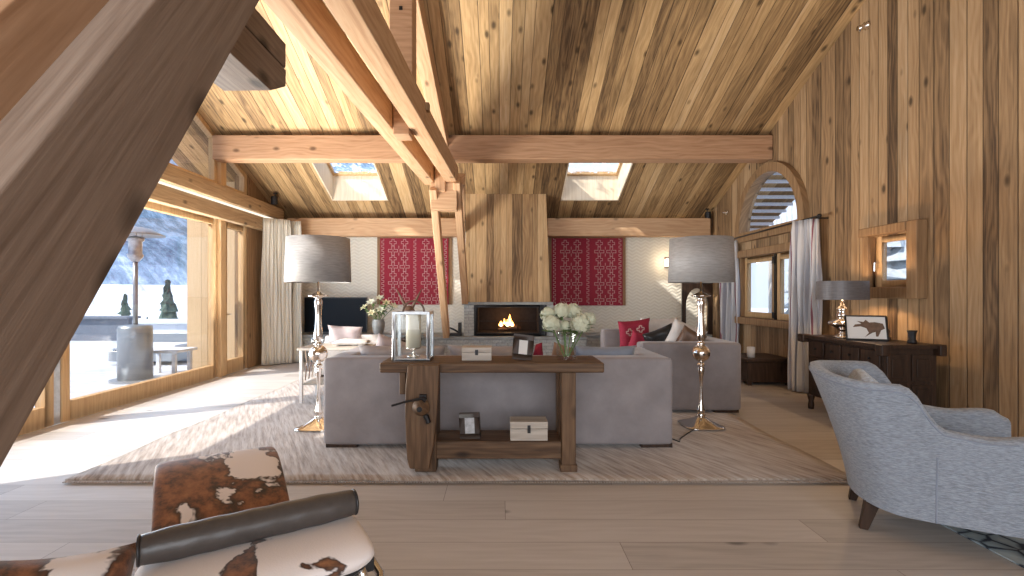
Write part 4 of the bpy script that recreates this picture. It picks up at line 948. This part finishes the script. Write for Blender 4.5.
MB().lathe([(0, 0), (.085, 0), (.085, .01), (.05, .03), (.03, .05), (.03, .08), (.07, .11), (.13, .145), (.14, .165), (.13, .18), (.07, .2), (.04, .215), (.055, .24), (.06, .265), (.045, .29), (.05, .31), (.055, .33), (.04, .35), (.02, .37), (.015, .44), (0, .44)], 32).build('base', M_nickel, TL, smooth=True)
sh = MB(); R = [(.345, .435), (.34, .645), (.335, .645), (.34, .435), (.345, .435)]
sh.grid(56, 5, lambda u, v: (R[int(round(v*4))][0]*.72*math.cos(2*PI*u), R[int(round(v*4))][0]*math.sin(2*PI*u), R[int(round(v*4))][1]), closed_u=True)
s_ = sh.build('lamp_shade', M_shadedk, TL); s_.rotation_euler = (0, 0, -.9); s_.location = (.0, 0, 0)
MB().ball((0, 0, .49), .03, 12).build('bulb', M_bulb, TL, smooth=True)
l = bpy.data.lights.new('table_lamp_light', 'POINT'); l.energy = 18; l.color = (1, .66, .36); l.shadow_soft_size = .04; o = bpy.data.objects.new('table_lamp_light', l); C.objects.link(o); o.location = (3.93, 5.74, 1.45)
pf = frame('picture_frame', 'black-framed picture of a dark animal leaning on the sideboard', 'picture frame', (3.94, 5.36, .905), .38, .28, .016, (-.34, .0, -.42), M_black, M_paperw)
an = [(-.02, .02), (.02, .07), (.0, .12), (-.05, .14), (-.12, .13), (-.10, .16), (-.04, .17), (-.08, .20), (-.02, .19), (.0, .215), (.03, .185), (.08, .19), (.15, .175), (.165, .12), (.13, .10), (.10, .03), (.08, .03), (.08, .08), (.05, .07)]
MB().prism([(x, z+.015) for x, z in an], .006, .0075, lambda u, v, t: (u, t, v)).build('animal_print', M_horn, pf)
bt = thing('candle_holder', 'small dark holder with a pale tealight on the sideboard, right of the picture', 'candle holder', (4.17, 5.06, .9005))
MB().lathe([(0, 0), (.04, 0), (.045, .02), (.03, .04), (.035, .10), (.045, .13), (.03, .13), (.03, .11), (0, .11)], 16).build('cup', M_iron, bt, smooth=True); MB().lathe([(0, .08), (.02, .08), (.02, .12), (0, .12)], 12).build('tealight', M_wax, bt)
sc_ = MB().tube([(0, 0, .03), (.02, .01, .09), (.0, .02, .15), (-.05, 0, .17)], [.035, .05, .035, .01], 10).box(-.05, .05, -.04, .04, 0, .03).build('carved_figure', M_horn, smooth=True, loc=(4.16, 5.42, .9005)); setp(sc_, 'small dark carved figure behind the picture on the sideboard', 'figurine')
# ------------------------------------------------------------------ grey armchair
AC = thing('armchair', 'large rounded grey boucle armchair in the right foreground, facing the right wall', 'armchair', (2.57, 3.05, 0), -.50)
def ss(a, b, x): t = max(0, min(1, (x-a)/(b-a))); return t*t*(3-2*t)
def path(s):      # s in -1..1, U opening to +x
    a = abs(s); sg = 1 if s >= 0 else -1
    if a > .48:
        t = (a-.48)/.52; return Vector((-.10+.60*t, sg*(.40+.015*math.sin(t*PI))))
    an = a/.48*PI/2; return Vector((-.10-.27*math.cos(an)**.9 if an < PI/2 else -.10, sg*.40*math.sin(an)**.85 if an > 0 else 0))
def shell(u, v):
    s = u*2-1; p = path(s); e_ = .004; q = path(min(1, s+e_))-path(max(-1, s-e_)); q.normalize(); n = Vector((-q.y, q.x))   # outward
    a = abs(s)
    ht = .945-.03*ss(.0, .35, a)-.245*ss(.41, .59, a)-.02*ss(.55, .74, a)+.02*ss(.75, .9, a)-.05*ss(.93, 1, a)
    bot = .16+.02*ss(.5, .1, a); fl = .17*(1-ss(.30, .62, a))+.05; th = .085+.04*ss(.5, .8, a)
    prof = [(0, 0), (.02, .12), (.05, .3), (.085, .5), (.14, .7), (.2, .84), (.24, .93), (.215, .985), (.15, 1.0), (.06, .985), (.01, .93), (-.0, .82), (-.03, .6), (-.05, .4), (-.05, .2)]
    k = v*(len(prof)-1); i = min(int(k), len(prof)-2); f_ = k-i; h_ = (prof[i][1]*(1-f_)+prof[i+1][1]*f_)
    z = bot+(ht-bot)*h_
    out = fl*min(1, max(0, (z-bot)/.75))**1.3
    if i < 6 or (i == 6 and f_ < .01): off = 0
    x_in = 0
    r_ = k/(len(prof)-1); mid = .5
    if i <= 5: off = .0
    elif i >= 10: off = -th
    else: off = -th*(.5-.5*math.cos(PI*(k-6)/4)) if k < 10 else -th
    w = out+off
    return (p.x+n.x*w, p.y+n.y*w, z)
m = MB(); NU, NV = 73, 29; m.grid(NU, NV, shell)
for i in (0, NU-1): m.f.append([i*NV+j for j in range(NV)]); m.mi.append(0)
m.build('shell', M_boucle, AC, smooth=True)
for sgn in (-1, 1):
    pts = [Vector(shell((sgn*.55+1)/2, v)) for v in [j/40 for j in range(0, 12)]]
    MB().tube(pts, .005, 6).build('seam_piping', M_bluegrey, AC, smooth=True)
MB().tube([Vector(shell(i/90, 6.3/14))+Vector((0, 0, .0)) for i in range(8, 83)], .006, 6).build('edge_piping', M_bluegrey, AC, smooth=True)
softbox('seat_base', -.28, .48, -.31, .31, .20, .36, M_boucle, AC, .04); softbox('seat_cushion', -.24, .54, -.31, .31, .36, .50, M_boucleli, AC, .05, .03)
bc = softbox('back_cushion', -.06, .08, -.27, .27, -.22, .22, M_boucleli, AC, .06, .04); bc.location = (-.26, 0, .66); bc.rotation_euler = (0, -.22, 0)
for (x, y) in ((-.27, -.24), (-.27, .24), (.42, -.34), (.42, .34)):
    sx_ = -.05 if x < 0 else .02
    m = MB(); m.add([(x+sx_-.022, y-.025, 0), (x+sx_+.022, y-.025, 0), (x+sx_+.022, y+.025, 0), (x+sx_-.022, y+.025, 0), (x-.04, y-.04, .20), (x+.04, y-.04, .20), (x+.04, y+.04, .20), (x-.04, y+.04, .20)],
        [(3, 2, 1, 0), (4, 5, 6, 7), (0, 1, 5, 4), (1, 2, 6, 5), (2, 3, 7, 6), (3, 0, 4, 7)]); m.build('leg', M_dark, AC, bevel=.004)
r2 = MB().box(0, 1.7, -1.9, .25, .001, .010).build('rug', M_rug2, bevel=.003, loc=(2.67, 3.1, 0)); setp(r2, 'blue-grey patterned rug under the grey armchair at the right edge', 'rug')
# ------------------------------------------------------------------ cowhide chaise longue
CH = thing('chaise_longue', 'cowhide chaise longue on chrome tubes in the left foreground', 'chaise longue', (-.64, 1.33, 0), math.radians(33))
# local x = across, local y = from head to foot
PR = [(-.155, .670), (-.10, .702), (.02, .712), (.16, .690), (.36, .60), (.58, .46), (.76, .345), (.88, .315), (1.0, .36), (1.16, .445), (1.34, .525), (1.46, .545), (1.56, .53), (1.72, .45), (1.92, .36)]
def prof_at(t):
    k = t*(len(PR)-1); i = min(int(k), len(PR)-2); f_ = k-i
    P = [Vector(PR[max(0, min(len(PR)-1, j))]) for j in (i-1, i, i+1, i+2)]
    return .5*((2*P[1])+(P[2]-P[0])*f_+(2*P[0]-5*P[1]+4*P[2]-P[3])*f_*f_+(-P[0]+3*P[1]-3*P[2]+P[3])*f_**3)
def mattress(t0, t1, hw, th, roundhead=False):
    n = 44; m = MB(); sec = 16
    def f(u, v):
        t = t0+(t1-t0)*u; p = prof_at(t); d = (prof_at(min(1, t+.005))-prof_at(max(0, t-.005))).normalized(); nn = Vector((-d.y, d.x))
        a = 2*PI*v; e4 = 2/5
        cx_ = math.copysign(abs(math.cos(a))**e4, math.cos(a)); cz_ = math.copysign(abs(math.sin(a))**e4, math.sin(a))
        edge = 1.0; L = min(u, 1-u)
        if L < .06: edge = math.sqrt(max(0, 1-(1-L/.06)**2))*.9+.1 if L > 0 else .1
        w = hw*(1-.28*(1-min(1, u/.10))**2 if (roundhead and u < .10) else 1)
        q = p+nn*(th/2*cz_*edge)
        return (w*cx_*(.97+.03*edge), q.x, q.y)
    b = MB(); vs = [f(i/(n-1), j/sec) for i in range(n) for j in range(sec)]
    fs = [(i*sec+j, i*sec+(j+1) % sec, (i+1)*sec+(j+1) % sec, (i+1)*sec+j) for i in range(n-1) for j in range(sec)]
    b.add(vs, fs+[tuple(range(sec-1, -1, -1)), tuple((n-1)*sec+j for j in range(sec))]); return b
mattress(0, .50, .275, .055, True).build('head_mattress', M_cowlight, CH, smooth=True, subsurf=1)
mattress(.505, 1, .275, .055).build('leg_mattress', M_cow, CH, smooth=True, subsurf=1)
def under(off, xs):
    out = []
    for k in range(40):
        t = k/39; p = prof_at(t); d = (prof_at(min(1, t+.005))-prof_at(max(0, t-.005))).normalized(); q = p+Vector((-d.y, d.x))*off; out.append((xs, q.x, q.y))
    return out
for xs in (-.24, .24): MB().tube(under(-.045, xs), .0125, 10).build('side_tube', M_chrome, CH, smooth=True)
mm = MB(); 
def und(u, v): t = .002+.996*u; p = prof_at(t); d = (prof_at(min(1, t+.005))-prof_at(max(0, t-.005))).normalized(); q = p+Vector((-d.y, d.x))*-.032; w_ = .262*(1-.25*(1-min(1, u/.05))**2); return ((v-.5)*2*w_, q.x, q.y)
mm.grid(44, 6, und).build('under_sling', M_black, CH, smooth=True, solid=.008)
zr = .712+.0275+.038
def roll(u, v):
    a = 2*PI*u; r_ = .041*(1-.18*abs(2*v-1)**6)*(1+.02*math.sin(v*38+a*2)); return ((v-.5)*.53, .03+r_*math.cos(a), zr+r_*math.sin(a))
m = MB(); m.grid(26, 36, roll, closed_u=True); N_ = 36
m.f.append([i*N_ for i in range(26)]); m.mi.append(0); m.f.append([i*N_+35 for i in range(26)]); m.mi.append(0)
m.build('neck_roll', M_leather, CH, smooth=False, bevel=0)
for o_ in list(CH.children):
    if o_.name.startswith('neck_roll'):
        for p in o_.data.polygons: p.use_smooth = len(p.vertices) == 4
for xs in (-.262, .262):
    MB().tube([(xs, .03+.034*math.cos(a), zr+.034*math.sin(a)) for a in [2*PI*i/20 for i in range(20)]], .004, 6, closed=True).build('roll_piping', M_black, CH, smooth=True)
# bow-shaped cradle and black base
for xs in (-.235, .235):
    q_ = 1 if xs > 0 else -1
    pts = [(xs, .10, .655), (xs+q_*.055, .03, .63), (xs+q_*.078, -.05, .585), (xs+q_*.06, -.11, .53), (xs+q_*.02, -.10, .46), (xs, .0, .36), (xs, .25, .24), (xs, .6, .175), (xs, 1.0, .19), (xs, 1.35, .27), (xs, 1.62, .40), (xs, 1.66, .44)]
    MB().tube(pts, .0125, 10).build('bow_tube', M_chrome, CH, smooth=True)
    MB().box(xs-.02, xs+.045 if xs > 0 else xs+.02, -.10, -.03, .625, .665).build('clamp', M_black, CH, bevel=.004)
for y in (.35, 1.15):
    MB().box(-.30, .30, y-.03, y+.03, .115, .16).build('crossbar', M_iron, CH, bevel=.006)
    for xs in (-.28, .28): MB().box(xs-.02, xs+.02, y-.025, y+.025, 0, .12, taper=.7).build('leg', M_iron, CH, bevel=.004)
MB().box(-.02, .02, .35, 1.15, .12, .15).build('base_rail', M_iron, CH, bevel=.004)
pq = pillow('cowhide_cushion', 'brown and cream cowhide floor cushion cut by the lower left corner of the picture', 'cushion', (-1.29, 1.42, .435), .38, .43, .16, (-.30, .12, .55), [M_cow])
ps = thing('stool', 'low black-legged stool under the cowhide cushion in the lower left corner', 'stool', (-1.26, 1.40, 0), .5)
MB().lathe([(0, .21), (.22, .21), (.23, .225), (.22, .245), (0, .245)], 28).build('seat', M_black, ps)
for k in range(4): a = PI/4+k*PI/2; MB().tube([(.22*math.cos(a), .22*math.sin(a), 0), (.16*math.cos(a), .16*math.sin(a), .215)], .013, 8).build('leg', M_chrome, ps, smooth=True)
